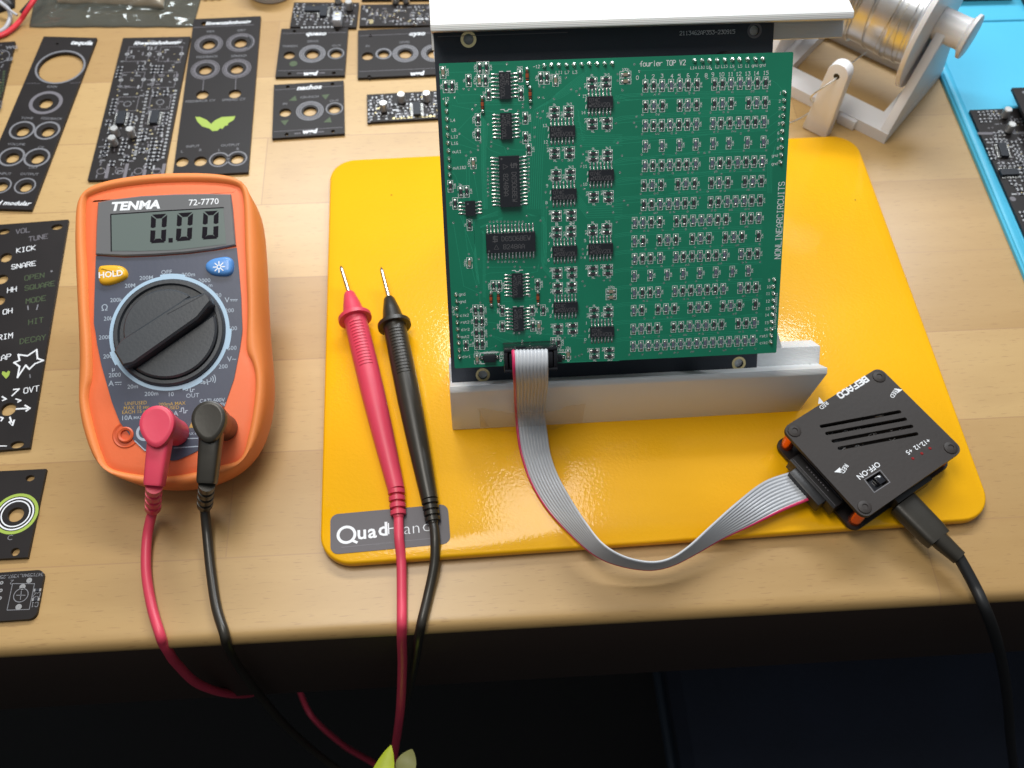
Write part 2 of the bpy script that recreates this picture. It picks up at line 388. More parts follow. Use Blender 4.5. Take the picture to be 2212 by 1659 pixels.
def wood():
    m = bpy.data.materials.new('beech'); m.use_nodes = True; nt = m.node_tree; b = nt.nodes['Principled BSDF']; L = nt.links.new
    tc = node(nt, 'ShaderNodeTexCoord'); br = node(nt, 'ShaderNodeTexBrick')
    br.offset = .43; br.offset_frequency = 2; br.squash = 1
    br.inputs['Scale'].default_value = 1; br.inputs['Brick Width'].default_value = .46; br.inputs['Row Height'].default_value = .0435
    br.inputs['Mortar Size'].default_value = .00030; br.inputs['Mortar Smooth'].default_value = .3
    br.inputs['Color1'].default_value = (0, 0, 0, 1); br.inputs['Color2'].default_value = (1, 1, 1, 1); br.inputs['Mortar'].default_value = (.5, .5, .5, 1)
    mp0 = node(nt, 'ShaderNodeMapping'); mp0.inputs['Location'].default_value = (.13, .012, 0); L(tc.outputs['Object'], mp0.inputs[0]); L(mp0.outputs[0], br.inputs['Vector'])
    def noise(sx, sy, sz, det=4, rough=.55, dist=0):
        mp = node(nt, 'ShaderNodeMapping'); mp.inputs['Scale'].default_value = (sx, sy, sz); L(tc.outputs['Object'], mp.inputs[0])
        n = node(nt, 'ShaderNodeTexNoise'); n.inputs['Scale'].default_value = 1; n.inputs['Detail'].default_value = det; n.inputs['Roughness'].default_value = rough; n.inputs['Distortion'].default_value = dist
        L(mp.outputs[0], n.inputs['Vector']); return n
    g1 = noise(12, 110, 60, 6, .62, .5); g2 = noise(2.2, 16, 9, 3); fl = noise(170, 1500, 700, 2, .4)
    ramp = node(nt, 'ShaderNodeValToRGB'); e = ramp.color_ramp.elements
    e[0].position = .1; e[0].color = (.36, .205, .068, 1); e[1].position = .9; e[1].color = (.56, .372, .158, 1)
    ad = node(nt, 'ShaderNodeMath', operation='MULTIPLY_ADD'); ad.inputs[1].default_value = .52; L(br.outputs['Color'], ad.inputs[0])
    ad2 = node(nt, 'ShaderNodeMath', operation='MULTIPLY_ADD'); ad2.inputs[1].default_value = .36; L(g1.outputs[0], ad2.inputs[0])
    ad3 = node(nt, 'ShaderNodeMath', operation='MULTIPLY'); ad3.inputs[1].default_value = .28; L(g2.outputs[0], ad3.inputs[0])
    L(ad3.outputs[0], ad2.inputs[2]); L(ad2.outputs[0], ad.inputs[2]); L(ad.outputs[0], ramp.inputs[0])
    pit = node(nt, 'ShaderNodeTexVoronoi'); pit.inputs['Scale'].default_value = 55; L(tc.outputs['Object'], pit.inputs['Vector'])
    fr_ = node(nt, 'ShaderNodeMapRange'); fr_.inputs[1].default_value = .63; fr_.inputs[2].default_value = .70; fr_.inputs[3].default_value = 0; fr_.inputs[4].default_value = .38; L(fl.outputs[0], fr_.inputs[0])
    mx = node(nt, 'ShaderNodeMix', data_type='RGBA'); mx.inputs[7].default_value = (.26, .13, .055, 1); L(fr_.outputs[0], mx.inputs[0]); L(ramp.outputs[0], mx.inputs[6])
    mo = node(nt, 'ShaderNodeMix', data_type='RGBA'); mo.inputs[7].default_value = (.33, .18, .08, 1)
    mf = node(nt, 'ShaderNodeMath', operation='MULTIPLY'); mf.inputs[1].default_value = .6; L(br.outputs['Fac'], mf.inputs[0]); L(mf.outputs[0], mo.inputs[0]); L(mx.outputs[2], mo.inputs[6])
    pl = node(nt, 'ShaderNodeMath', operation='LESS_THAN'); pl.inputs[1].default_value = .045; L(pit.outputs['Distance'], pl.inputs[0])
    sc_ = node(nt, 'ShaderNodeSeparateColor'); L(pit.outputs['Color'], sc_.inputs[0]); p2 = node(nt, 'ShaderNodeMath', operation='LESS_THAN'); p2.inputs[1].default_value = .10; L(sc_.outputs[0], p2.inputs[0])
    p3 = node(nt, 'ShaderNodeMath', operation='MULTIPLY'); L(pl.outputs[0], p3.inputs[0]); L(p2.outputs[0], p3.inputs[1])
    st_ = noise(7, 9, 5, 4, .6, 1.5); sr = node(nt, 'ShaderNodeMapRange'); sr.inputs[1].default_value = .52; sr.inputs[2].default_value = .72; sr.inputs[3].default_value = 0; sr.inputs[4].default_value = .22; L(st_.outputs[0], sr.inputs[0])
    ms = node(nt, 'ShaderNodeMix', data_type='RGBA'); ms.inputs[7].default_value = (.30, .17, .06, 1); L(sr.outputs[0], ms.inputs[0]); L(mo.outputs[2], ms.inputs[6])
    mq = node(nt, 'ShaderNodeMix', data_type='RGBA'); mq.inputs[7].default_value = (.16, .09, .04, 1); L(p3.outputs[0], mq.inputs[0]); L(ms.outputs[2], mq.inputs[6])
    mo = mq
    L(mo.outputs[2], b.inputs['Base Color']); b.inputs['Roughness'].default_value = .42; b.inputs['Coat Weight'].default_value = .25; b.inputs['Coat Roughness'].default_value = .22
    bp = node(nt, 'ShaderNodeBump'); bp.inputs['Strength'].default_value = .12; bp.inputs['Distance'].default_value = .0004; L(g1.outputs[0], bp.inputs['Height']); L(bp.outputs[0], b.inputs['Normal']); L(bp.outputs[0], b.inputs['Coat Normal'])
    M['beech'] = m
wood()
# ================================================================== THE ROOM BELOW AND THE BENCH
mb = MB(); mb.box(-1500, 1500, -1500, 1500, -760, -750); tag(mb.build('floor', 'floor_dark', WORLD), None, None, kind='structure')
ea = math.radians(-1.1)
TF = Fr((94, -229.5, 0), (math.cos(ea), math.sin(ea), 0), (-math.sin(ea), math.cos(ea), 0))
root = thing('workbench', 'beech workbench of glued wood staves with a rounded front edge', 'workbench', TF)
mb = MB()
prof = [(1100, 0), (5.6, 0)] + [(4.5 - 4.5 * math.sin(math.radians(a)), -4.5 + 4.5 * math.cos(math.radians(a))) for a in range(15, 91, 15)] + \
       [(11, -27.5), (12.5, -29)] + [(1100, -29)]
mb.loft([[(x, y, z) for y, z in prof] for x in (-800, 800)], caps=(True, True))
mb.build('tabletop', 'beech', parent=root)
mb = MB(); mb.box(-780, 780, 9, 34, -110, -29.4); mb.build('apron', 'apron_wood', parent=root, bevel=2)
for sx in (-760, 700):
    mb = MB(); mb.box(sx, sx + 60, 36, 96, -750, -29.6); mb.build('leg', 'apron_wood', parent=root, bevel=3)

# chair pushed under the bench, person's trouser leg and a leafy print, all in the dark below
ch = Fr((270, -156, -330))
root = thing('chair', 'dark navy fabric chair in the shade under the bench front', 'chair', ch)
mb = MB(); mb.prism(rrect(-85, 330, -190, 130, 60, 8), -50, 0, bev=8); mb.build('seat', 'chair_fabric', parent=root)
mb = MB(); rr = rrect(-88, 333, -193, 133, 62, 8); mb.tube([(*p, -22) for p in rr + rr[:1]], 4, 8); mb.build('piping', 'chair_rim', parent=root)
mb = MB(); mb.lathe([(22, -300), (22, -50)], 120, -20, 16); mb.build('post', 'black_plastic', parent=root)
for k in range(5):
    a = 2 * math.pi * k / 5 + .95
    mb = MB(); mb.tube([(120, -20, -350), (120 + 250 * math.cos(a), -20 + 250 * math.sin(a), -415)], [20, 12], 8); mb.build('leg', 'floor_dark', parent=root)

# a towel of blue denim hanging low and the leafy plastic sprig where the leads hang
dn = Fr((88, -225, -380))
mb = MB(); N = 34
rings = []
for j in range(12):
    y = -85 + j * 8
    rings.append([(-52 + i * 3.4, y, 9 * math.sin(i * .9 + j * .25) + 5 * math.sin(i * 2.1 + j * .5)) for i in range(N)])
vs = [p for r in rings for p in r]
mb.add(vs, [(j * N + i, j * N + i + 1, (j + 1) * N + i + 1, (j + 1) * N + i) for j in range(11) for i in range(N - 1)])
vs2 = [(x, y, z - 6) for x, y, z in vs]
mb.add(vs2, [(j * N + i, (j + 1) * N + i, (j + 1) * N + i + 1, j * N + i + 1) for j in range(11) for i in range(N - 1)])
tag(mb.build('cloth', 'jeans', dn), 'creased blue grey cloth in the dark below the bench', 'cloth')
gp = onz(858, 1664, -80)
root = thing('leaf_sprig', 'lime green leafy sprig behind the hanging leads below the bench', 'plant', Fr(gp))
def leaf(L_, W_, ang, tilt, mt, ox=0, oy=0):
    L_ *= .78; W_ *= .78; ox *= .78; oy *= .78; mb = MB(); n = 10; mb.T = Matrix.Translation((ox, oy, 0)) @ Matrix.Rotation(ang, 4, 'Z') @ Matrix.Rotation(-tilt, 4, 'Y')
    vs = []
    for i in range(n + 1):
        t = i / n; ww = W_ * math.sin(math.pi * min(1, t ** .8)) ** .7 if 0 < t < 1 else .3
        vs += [(L_ * t, -ww, 2 * math.sin(3 * t) - .25 * ww), (L_ * t, 0, 2 * math.sin(3 * t)), (L_ * t, ww, 2 * math.sin(3 * t) - .25 * ww)]
    fs = []
    for i in range(n):
        a = i * 3; fs += [(a, a + 1, a + 4, a + 3), (a + 1, a + 2, a + 5, a + 4)]
    mb.add(vs, fs); mb.add([(x, y, z - .5) for x, y, z in vs], [f[::-1] for f in fs]); return mb.build('leaf', mt, parent=root)
leaf(15, 5.5, 1.15, .1, 'leaf_pale', 2, -4); leaf(40, 7, 1.25, .15, 'leaf_lime', -15, -26); leaf(26, 8, 1.0, .1, 'leaf_lime', 0, -24)
leaf(30, 8, 1.8, .1, 'leaf_lime', -2, -30); leaf(34, 8, .5, .2, 'leaf_pale', -8, -30); leaf(30, 7, .9, .1, 'leaf_lime', -16, -34)

# ================================================================== YELLOW STEEL BASE PLATE
PF = Fr((0, 0, 0))
root = thing('base_plate', 'yellow powder-coated steel base plate with rounded corners on the bench', 'base plate', PF)
mb = MB()
rr = rrect(.2, 253.8, -203, -.2, 12, 10)
rings = [[(*p, z) for p in offset_poly(ccw(rr), d)] for d, z in ((-.9, 1.0), (-.2, 1.3), (0, 2), (0, 4.0), (-.25, 4.6), (-.9, 5.0))]
mb.loft(rings); mb.build('plate', 'yellow_powder_coat', parent=root, ang=.9)
for x, y in ((14, -14), (240, -14), (14, -189), (240, -189)):
    mb = MB(); mb.lathe([(6, 0.0), (6, 1.0)], x, y, 16); mb.build('foot', 'black_rubber', parent=root)
SF_ = table_frame(Z('S', 280, 600), Z('S', 1575, 480), 5.06)
x1, y1 = SF_.z('S', 1575, 480); _, yt = SF_.z('S', 300, 365); _, yb = SF_.z('S', 290, 780)
o0 = SF_.o
mb = MB(); T_ = Matrix(SF_.mat()); T_.translation = Vector(SF_.o) ; mb.T = T_
mb.prism(rrect(0, x1, yb - .2, yt + .6, 3.0), 0, .18, 0)
hq = 4.6
def sx(x, y): return SF_.z('S', x, y)
q = sx(455, 570); mb.ring(q[0], q[1], 2.55, 3.65, .2, 1, 40); q2 = sx(548, 642); mb.T = T_
mb.line([(q[0] + 1.9, q[1] - 2.4), (q2[0] + .5, q2[1] - .4)], 1.0, .203, 1)
for ch_, X0, Y0, h_, of in (('u', 622, 552, 7.6, .022), ('a', 735, 540, 7.6, .022), ('d', 853, 516, 7.6, .022)):
    q = sx(X0, Y0); mb.text(ch_, q[0], q[1], h_, .2, 1, off=of)
for ch_, X0, Y0 in (('H', 962, 506), ('a', 1115, 508), ('n', 1212, 498), ('d', 1325, 478), ('s', 1420, 478)):
    q = sx(X0, Y0); mb.text(ch_, q[0], q[1], 6.9, .2, 1, off=-.016)
mb.line([sx(400, 708), sx(750, 672)], .22, .2, 2); mb.line([sx(1080, 638), sx(1480, 600)], .22, .2, 2)
q = sx(870, 660); mb.text('support solutions', q[0] + .5, q[1], 1.3, .2, 2)
mb.T = None if False else T_
mb.build('sticker', ['sticker_grey', 'white_ink', 'dim_ink'], parent=root)

# ================================================================== BOARD FRAME (tilted 50 degrees)
BF = Fr((54.94779974, -84.08372929, 129.24868697), (0.99993, -0.00874, -0.00784), (0.01162, 0.64316, 0.76564))

# ------------------------------------------------------------------ printed holder
root = thing('board_holder', 'white printed plastic holder standing on the yellow plate and gripping the circuit board', 'board holder', BF)
def rail(name, prof):
    mb = MB(); mb.loft([[(xl, v, n) for v, n, xl, xr in prof], [(xr, v, n) for v, n, xl, xr in prof]])
    return mb.build(name, 'printed_white', parent=root, bevel=.45, ang=.5)
xl = -2.3
rail('top_rail', [(10.1, -14, xl, 141.6), (12.4, -14, xl, 141.9), (35.4, -33.3, xl, 137), (33, -37, xl, 137), (4.3, -33, xl, 144), (4.3, -29, xl, 144.2), (10.1, -29, xl, 144.2)])
rail('bottom_rail', [(-114.4, -14, xl, 141.6), (-117.0, -14, xl, 141.8), (-137.7, -29, xl, 136.9), (-118.3, -52.2, xl, 136.9), (-110.3, -38, xl, 144), (-110.3, -29, xl, 144.2), (-117.7, -29, xl, 144.2)])
for pts in ([(110, -110.6), (129, -110.6), (92, 4.2), (76, 4.2)], [(12, -110.6), (30, -110.6), (14, 4.2), (-2.0, 4.2)]):
    mb = MB(); mb.prism(pts, -33, -29.3); mb.build('brace', 'printed_white', parent=root, bevel=.5)
for x in (20, 96):
    a = BF.loc((x + 55, -42, 5.0)); b_ = BF.loc((x + 55, -42, 129))
    mb = MB(); f = WORLD
    pts = [BF.loc((x + 55 + dx, -42 + dy, zz)) for zz in (5.02, 131) for dx, dy in ((0, 0), (9, 0), (9, 9), (0, 9))]
    mb.loft([[tuple(p) for p in pts[:4]], [tuple(p) for p in pts[4:]]]); mb.build('prop_leg', 'printed_white', parent=root, bevel=.5)

# ------------------------------------------------------------------ circuit board module
root = thing('circuit_board', 'large green circuit board full of tiny resistors and chips, mounted on a black panel', 'circuit board', BF)
W_, H_ = 116.5, 103.2
GH = 1.0   # board front surface at z = 0
# --- every component, read from the photograph, in photo-crop units
RES = []   # (crop, x, y, value)
def row(c, y0, y1, s):
    items = [q.split(':') for q in s.split()]
    xs = [float(q[0]) for q in items]
    for (x, val), xx in zip(items, xs):
        RES.append((c, xx, y0 + (y1 - y0) * (xx - xs[0]) / (xs[-1] - xs[0]), {'1': '10k', '5': '15k', '7': '27k'}[val]))
row('A', 405, 372, '487:7 570:5 655:1 745:1 833:1 915:5 1005:7 1180:7 1262:5 1348:1 1438:1 1525:1 1610:5 1695:7')
row('A', 610, 570, '488:5 570:1 657:5 833:5 913:1 1003:5 1178:5 1258:1 1348:5 1523:5 1603:1 1690:5')
row('A', 805, 765, '485:1 568:5 653:7 737:1 825:7 908:5 998:1 1165:1 1245:5 1333:7 1425:1 1510:7 1590:5 1677:1')
row('A', 1010, 966, '485:1 653:1 828:1 993:1 1167:1 1325:1 1508:1 1673:1')
row('A', 1208, 1162, '482:1 562:5 650:7 735:1 820:7 902:5 990:1 1158:1 1238:5 1325:7 1413:1 1498:7 1580:5 1663:1')
row('A', 1405, 1360, '472:5 553:1 645:5 812:5 892:1 980:5 1148:5 1228:1 1315:5 1485:5 1565:1 1652:5')
row('A', 1600, 1553, '470:7 550:5 636:1 722:1 805:1 885:5 972:7 1142:7 1220:5 1307:1 1393:1 1478:1 1555:5 1640:7')
row('B', 225, 180, '343:1 417:1 492:5 570:7 720:7 793:5 872:1 948:1 1022:1 1095:5 1170:7 1325:7 1397:5 1468:1')
row('B', 392, 343, '340:1 417:5 567:5 641:1 716:5 865:5 940:1 1015:5 1163:5 1240:1 1315:5 1463:5')
row('B', 552, 502, '342:1 413:7 487:5 573:1 715:1 785:5 862:7 935:1 1010:7 1080:5 1158:1 1308:1 1380:5 1455:7')
row('B', 708, 658, '338:1 484:1 636:1 780:1 932:1 1077:1 1227:1 1372:1')
row('B', 862, 808, '337:1 412:7 482:5 557:1 706:1 778:5 853:7 927:1 1000:7 1072:5 1146:1 1300:1 1370:5 1442:7')
row('B', 1020, 964, '333:1 407:5 552:5 627:1 702:5 847:5 921:1 995:5 1140:5 1213:1 1292:5 1435:5')
row('B', 1190, 1130, '330:1 403:1 472:5 548:7 695:7 765:5 840:1 915:1 988:1 1060:5 1130:7 1280:7 1352:5 1425:1')
row('B', 1345, 1290, '327:1 400:1 468:1 543:1 617:1 690:1 760:1 833:1 905:1 980:1 1052:1 1125:1 1198:1 1272:1 1342:1 1413:1')
LEFTR = [('C', x, y, v, s) for x, y, v, s in ((482, 225, '100k', -1), (548, 222, '10k', 1), (540, 350, '10k', 1), (370, 350, '1k', -1), (140, 410, '10k', -1), (205, 410, '100k', 1),
         (887, 300, '2M2', 0), (570, 490, '2M2', -1), (897, 490, '2M2', 0), (1098, 325, '10k', -1), (1155, 325, '100k', 1), (464, 742, '100k', -1), (464, 893, '100k', -1),
         (940, 728, '100k', 1), (940, 925, '100k', 1), (975, 1045, '12k', 1), (187, 1412, '10k', 1), (290, 1470, '1k', 0), (350, 1465, '10k', 1), (235, 1585, '10k', -1))] + \
        [('D', x, y, v, s) for x, y, v, s in ((343, 243, '1k', -1), (560, 797, '100k', -1), (612, 797, '100k', 1), (960, 783, '100k', 1), (640, 1022, '2M2', -1), (912, 1020, '2M2', 1),
         (1010, 1017, '12k', 1), (640, 1163, '2M2', -1), (918, 1160, '10k', 0), (395, 1017, '10k', -1), (448, 1017, '100k', 1), (402, 1120, '10k', -1), (455, 1120, '100k', 1),
         (405, 1225, '10k', -1), (455, 1225, '100k', 1), (410, 1325, '10k', -1), (458, 1325, '100k', 1), (310, 1337, '1k', 1), (1102, 1313, '10k', -1), (1150, 1313, '100k', 1))]
CAPS = [('C', 112, 268, '100k', 1, 0), ('C', 478, 350, '470n', -1, 0), ('C', 1243, 348, '100n', 1, 0), ('C', 418, 1180, '100n', -1, 0), ('D', 342, 588, '100n', -1, 0), ('D', 970, 1160, '47p', 0, 0),
        ('D', 410, 1458, '10u', 0, 0), ('D', 1237, 1418, '10u', 0, 0), ('A', 287, 287, '100n', 0, 1), ('A', 287, 355, '', 0, 1), ('B', 130, 845, '100n', 0, 1), ('B', 130, 897, '', 0, 1)]
QUAD = [('C', 1312, 870, '13', '12'), ('C', 1690, 575, '15', '14'), ('C', 1330, 1500, '9', '8'), ('C', 1703, 1310, '11', '10'),
        ('D', 1207, 490, '7', '6'), ('D', 1532, 468, '5', '4'), ('D', 1215, 998, '3', '2'), ('D', 1545, 1220, '1', '0')]
HRES = []
for c, x, y, a, b in QUAD:
    k = 1 if c == 'C' else 2.304 / 2.552
    for dx, dy in ((-80, -230), (-80, -168), (62, -238), (62, -178), (-77, 182), (-77, 240), (72, 172), (72, 235)):
        HRES.append((c, x + dx * k, y + dy * k, 'RL' if (dx < 0 and dy in (-230, 240)) else '3k3', dy))

bd = MB()   # the board itself with its printed silkscreen, tracks and vias: inks 1 white, 2 track, 3 via metal
bd.prism(rrect(0, W_, -H_, 0, .5, 3), -1.6, 0, 0)
ZI = 0.035
def bx(c, x, y, h=0): return BF.z(c, x, y, h)
# tracks ------------------------------------------------------------
def trk(c, pts, wd=.15):
    bd.line([bx(c, *p) for p in pts], wd, .012, 2)
for i in range(6):
    trk('C', [(500 + i * 9, 700 + i * 12), (500 + i * 9, 1250), (515 + i * 9, 1640)])
for i in range(7):
    trk('C', [(1560 - i * 6, 250 + i * 22), (1380 - i * 10, 380 + i * 22), (1160 - i * 22, 560 + i * 14), (1140 - i * 22, 700), (1112 - i * 22, 1180 + i * 30), (1095 - i * 22, 1640)])
for i in range(7):
    trk('C', [(1445, 870 + i * 18), (1500, 905 + i * 18), (1914, 895 + i * 18)])
for i in range(6):
    trk('C', [(1445 + i * 5, 1460 + i * 30), (1560, 1620 + i * 22), (1914, 1600 + i * 24)])
for i in range(6):
    trk('C', [(1460, 640 + i * 60), (1475 + i * 9, 660 + i * 55), (1475 + i * 9, 760 + i * 40), (1540, 820 + i * 24)])
trk('C', [(175, 268), (430, 262)]); trk('C', [(595, 185), (750, 183)]); trk('C', [(205, 598), (400, 640)]); trk('C', [(215, 900), (470, 630), (640, 540)])
trk('C', [(235, 520), (260, 578), (640, 565), (860, 575)]); trk('C', [(280, 885), (460, 1005)]); trk('C', [(190, 995), (300, 997), (460, 1045)]); trk('C', [(205, 1070), (390, 1068)])
trk('C', [(250, 350), (262, 470), (290, 495), (540, 490), (600, 420)]); trk('C', [(440, 596), (910, 590)]); trk('C', [(540, 655), (640, 662)]); trk('C', [(345, 1105), (350, 1400)]); trk('C', [(375, 1230), (385, 1560)])
trk('C', [(425, 1290), (470, 1560)]); trk('C', [(200, 1260), (245, 1320), (260, 1380)]); trk('C', [(600, 705), (528, 708), (520, 760), (520, 1180), (530, 1640)])
trk('C', [(610, 775), (560, 800), (553, 1010), (580, 1045), (690, 1085)]); trk('C', [(640, 870), (605, 900), (600, 975), (730, 1020), (750, 1080)]); trk('C', [(765, 1035), (850, 1048), (950, 1048)])
for i in range(8):
    trk('D', [(1040 - i * 13, 20), (1038 - i * 13, 480 - i * 25), (1010 - i * 5, 640 - i * 20), (1100 + i * 25, 745 + i * 14), (1340, 790 + i * 16)] if i < 4 else [(830 + i * 10, 118 + i * 6), (960 + i * 8, 170), (985 + i * 8, 260), (985 + i * 8, 600)])
for i in range(7):
    trk('D', [(600, 118 + i * 13), (400 - i * 22, 190 + i * 6), (385 - i * 3, 230), (390 + i * 8, 620), (440 - i * 1, 840 - i * 8)] if i < 4 else [(640, 140 + i * 9), (440, 235 + i * 6), (430 + i * 9, 330), (430 + i * 9, 900)])
trk('D', [(197, 225), (290, 800), (430, 860), (440, 945)]); trk('D', [(285, 170), (330, 500), (405, 800)]); trk('D', [(240, 100), (400, 560), (412, 800)]); trk('D', [(512, 628), (750, 625)]); trk('D', [(800, 625), (930, 628)])
trk('D', [(470, 700), (525, 680), (700, 672)]); trk('D', [(850, 690), (960, 665), (970, 600)]); trk('D', [(300, 1210), (560, 1260), (700, 1340), (1010, 1340), (1060, 1310), (1200, 1300)])
trk('D', [(540, 1245), (760, 1315), (1000, 1322), (1100, 1280)]); trk('D', [(560, 1185), (720, 1230), (1000, 1232), (1400, 1280)]); trk('D', [(1040, 1230), (1390, 1250)]); trk('D', [(770, 1220), (780, 1290), (820, 1300)])
trk('D', [(450, 990), (700, 1050)]); trk('D', [(300, 1430), (450, 1400), (580, 1345)]); trk('D', [(640, 940), (900, 920), (960, 890)]); trk('D', [(450, 1120), (640, 1140)]); trk('D', [(430, 1500), (1700, 1475)])
rowsA = [(470, 510), (690, 700), (900, 880), (1110, 1090), (1310, 1290), (1500, 1480)]
for k, (ya, yb) in enumerate(rowsA):
    for i in range(4):
        dy = i * 13
        trk('A', [(165, ya + 55 + dy * .8), (240 + i * 30, ya + 20 + dy), (420, ya + 10 + dy), (1000 + (k * 97 + i * 160) % 600, yb - 45 + dy), (1700, yb - 52 + dy)] if i < 3 else [(190, ya + 90), (420, ya + 70), (1250, yb)])
for k, y in enumerate((130, 290, 450, 610, 770, 925, 1085, 1240)):
    for i in range(3):
        trk('B', [(160, y + 40 + i * 14), (240, y + 25 + i * 14), (900 + (k * 131 + i * 90) % 420, y - 18 + i * 13), (1500, y - 40 + i * 12)])
for i in range(4):
    trk('A', [(1840 - i * 6, 650 + i * 90), (1700 - i * 4, 740 + i * 100)]); trk('A', [(1825 - i * 12, 870 + i * 60), (1790 - i * 12, 1020 + i * 40), (1760 - i * 14, 1200), (1755 - i * 14, 1480)])
trk('A', [(1760, 350), (1810, 380), (1860, 440)]); trk('A', [(190, 500), (300, 545), (1500, 520), (1850, 548)]); trk('A', [(420, 250), (900, 235), (1380, 215)]); trk('A', [(1100, 325), (1300, 330)])
# vias ----------------------------------------------------------------
def via(c, x, y, r=.42):
    q = bx(c, x, y); bd.ring(q[0], q[1], r * .45, r * .85, ZI + .002, 3, 10)
for i, (c, x, y, v) in enumerate(RES):
    k = 1 if c == 'A' else .9
    if i % 7 != 3: via(c, x + ((-35, 15, -30, 28)[i % 4]) * k, y + 84 * k)
for x, y in ((755, 183), (230, 518), (320, 435), (372, 440), (435, 435), (408, 643), (437, 598), (917, 585), (915, 620), (990, 618), (870, 655), (878, 738), (890, 778), (885, 855), (893, 967), (278, 885), (463, 820), (490, 970), (465, 1008),
             (465, 1047), (393, 1070), (345, 1103), (567, 790), (597, 965), (597, 1010), (765, 1033), (427, 1280), (1083, 408), (1128, 417), (1073, 520), (1118, 522), (1228, 535), (1348, 322), (1400, 437), (1453, 457), (1480, 492), (1490, 433),
             (1115, 660), (1063, 675), (1057, 713), (1093, 727), (1165, 820), (1033, 822), (1033, 915), (1165, 1000), (1500, 1010), (1312, 1152), (1520, 1090), (1555, 1065), (1500, 1210), (1510, 1180), (1870, 975), (1875, 573), (1850, 780), (1890, 1272), (1145, 1470), (1158, 1625), (1500, 1405), (1530, 1440)):
    via('C', x, y)
for y in range(1140, 1500, 40): via('C', 973, y)
for y in range(1235, 1520, 39): via('C', 565, y)
for x in range(528, 840, 33): via('D', x, 214)
for x in (510, 603, 636, 668, 703, 736, 768, 835): via('D', x, 578)
for x, y in ((197, 223), (987, 205), (862, 162), (427, 552), (510, 628), (752, 623), (800, 625), (930, 628), (995, 633), (337, 508), (493, 762), (405, 803), (443, 855), (408, 875), (440, 948), (320, 998), (490, 1045), (495, 1150), (567, 1187), (535, 1247),
             (500, 1255), (583, 1343), (355, 1287), (820, 1293), (887, 1257), (745, 1225), (793, 1225), (1008, 1308), (1205, 1268), (1010, 1183), (918, 1090), (885, 888), (910, 825), (915, 715), (1370, 755), (1388, 795), (1075, 773), (1030, 715),
             (1520, 708), (1615, 708), (1562, 745), (1617, 745), (1408, 985), (1390, 1210), (1690, 1195), (1687, 445), (1678, 217), (1642, 75), (1410, 130), (1645, 130), (1370, 465), (1372, 505), (1357, 540), (1387, 1310), (1337, 1430), (1303, 1440), (1360, 1418)):
    via('D', x, y)
for x, y in ((377, 187), (427, 258), (210, 285), (210, 352), (258, 447), (215, 573), (398, 713), (190, 780), (373, 773), (395, 815), (208, 978), (252, 1105), (233, 1275), (1080, 1078), (1447, 882), (1253, 1290), (1037, 1447), (1035, 1527), (273, 1560), (312, 1603), (1103, 328), (1385, 243), (1143, 235)):
    via('A', x, y)
# silkscreen boxes and values -------------------------------------------
def fp(x, y, hw, hh, horiz=False):
    """footprint outline of a two-pad part: two brackets"""
    if horiz: hw, hh = hh, hw
    wd = .14
    if horiz:
        for s in (-1, 1): bd.line([(x + s * hw * .25, y + hh), (x + s * hw, y + hh), (x + s * hw, y - hh), (x + s * hw * .25, y - hh)], wd, ZI, 1)
    else:
        for s in (-1, 1): bd.line([(x - hw, y + s * hh * .25), (x - hw, y + s * hh), (x + hw, y + s * hh), (x + hw, y + s * hh * .25)], wd, ZI, 1)
def st(t, c, x, y, h, ang=0, al='C', **k):
    q = bx(c, x, y); bd.stroke(t, q[0], q[1], h, ZI, 1, ang, align=al, **k)
A90 = math.pi / 2
small = []   # (x, y, kind, horiz, seed)
for c, x, y, v in RES:
    q = bx(c, x, y); fp(*q, .86, 1.92); small.append((q, 'b' if v == '10k' else 'r', 0)); bd.stroke(v, q[0] + 1.38, q[1] - .1, .72, ZI, 1, A90)
for c, x, y, v, s in LEFTR:
    q = bx(c, x, y); fp(*q, .86, 1.92); small.append((q, 'r', 0))
    if s: bd.stroke(v, q[0] + 1.4 * s, q[1], .78, ZI, 1, A90)
    else: bd.stroke(v, q[0], q[1] + 2.4, .78, ZI, 1)
for c, x, y, v, dy in HRES:
    q = bx(c, x, y); fp(*q, .84, 1.7, True); small.append((q, 'r', 1))
    if dy in (-230, -238): bd.stroke(v, q[0] + .2, q[1] + 1.4, .75, ZI, 1)
    elif dy in (240, 235): bd.stroke(v, q[0] + .2, q[1] - 1.4, .75, ZI, 1)
    else: bd.stroke('3k3', q[0] - 2.2, q[1] + .2, .65, ZI, 1, A90)
for c, x, y, v, s, hz in CAPS:
    q = bx(c, x, y); fp(*q, .92, 1.85, bool(hz)); small.append((q, 'c', hz))
    if v:
        if s: bd.stroke(v, q[0] + 1.45 * s, q[1], .75, ZI, 1, A90)
        else: bd.stroke(v, q[0], q[1] + (1.5 if hz else 2.5) * (-1 if v == '47p' else 1), .75, ZI, 1)
st('fourier TOP V2', 'A', 662, 175, 1.55, wx=.52, sp=1.36)
for t, x, y in (('0', 407, 322), ('1', 487, 312), ('2', 567, 310), ('3', 655, 303), ('4', 755, 305), ('5', 828, 305), ('6', 918, 298), ('7', 1008, 298), ('8', 1098, 297), ('9', 1165, 290), ('10', 1253, 288), ('11', 1345, 285), ('12', 1425, 283), ('13', 1515, 280), ('14', 1602, 277), ('15', 1698, 273)):
    st(t, 'A', x, y, 1.15)
for t, x, y in (('L14', 973, 222), ('L10', 1053, 217), ('L6', 1125, 215), ('L2', 1212, 211), ('L13', 1282, 208), ('L9', 1360, 207), ('L5', 1440, 205), ('L1', 1515, 203), ('gnd', 1588, 197), ('gnd', 1665, 193)):
    st(t, 'A', x, y, .85)
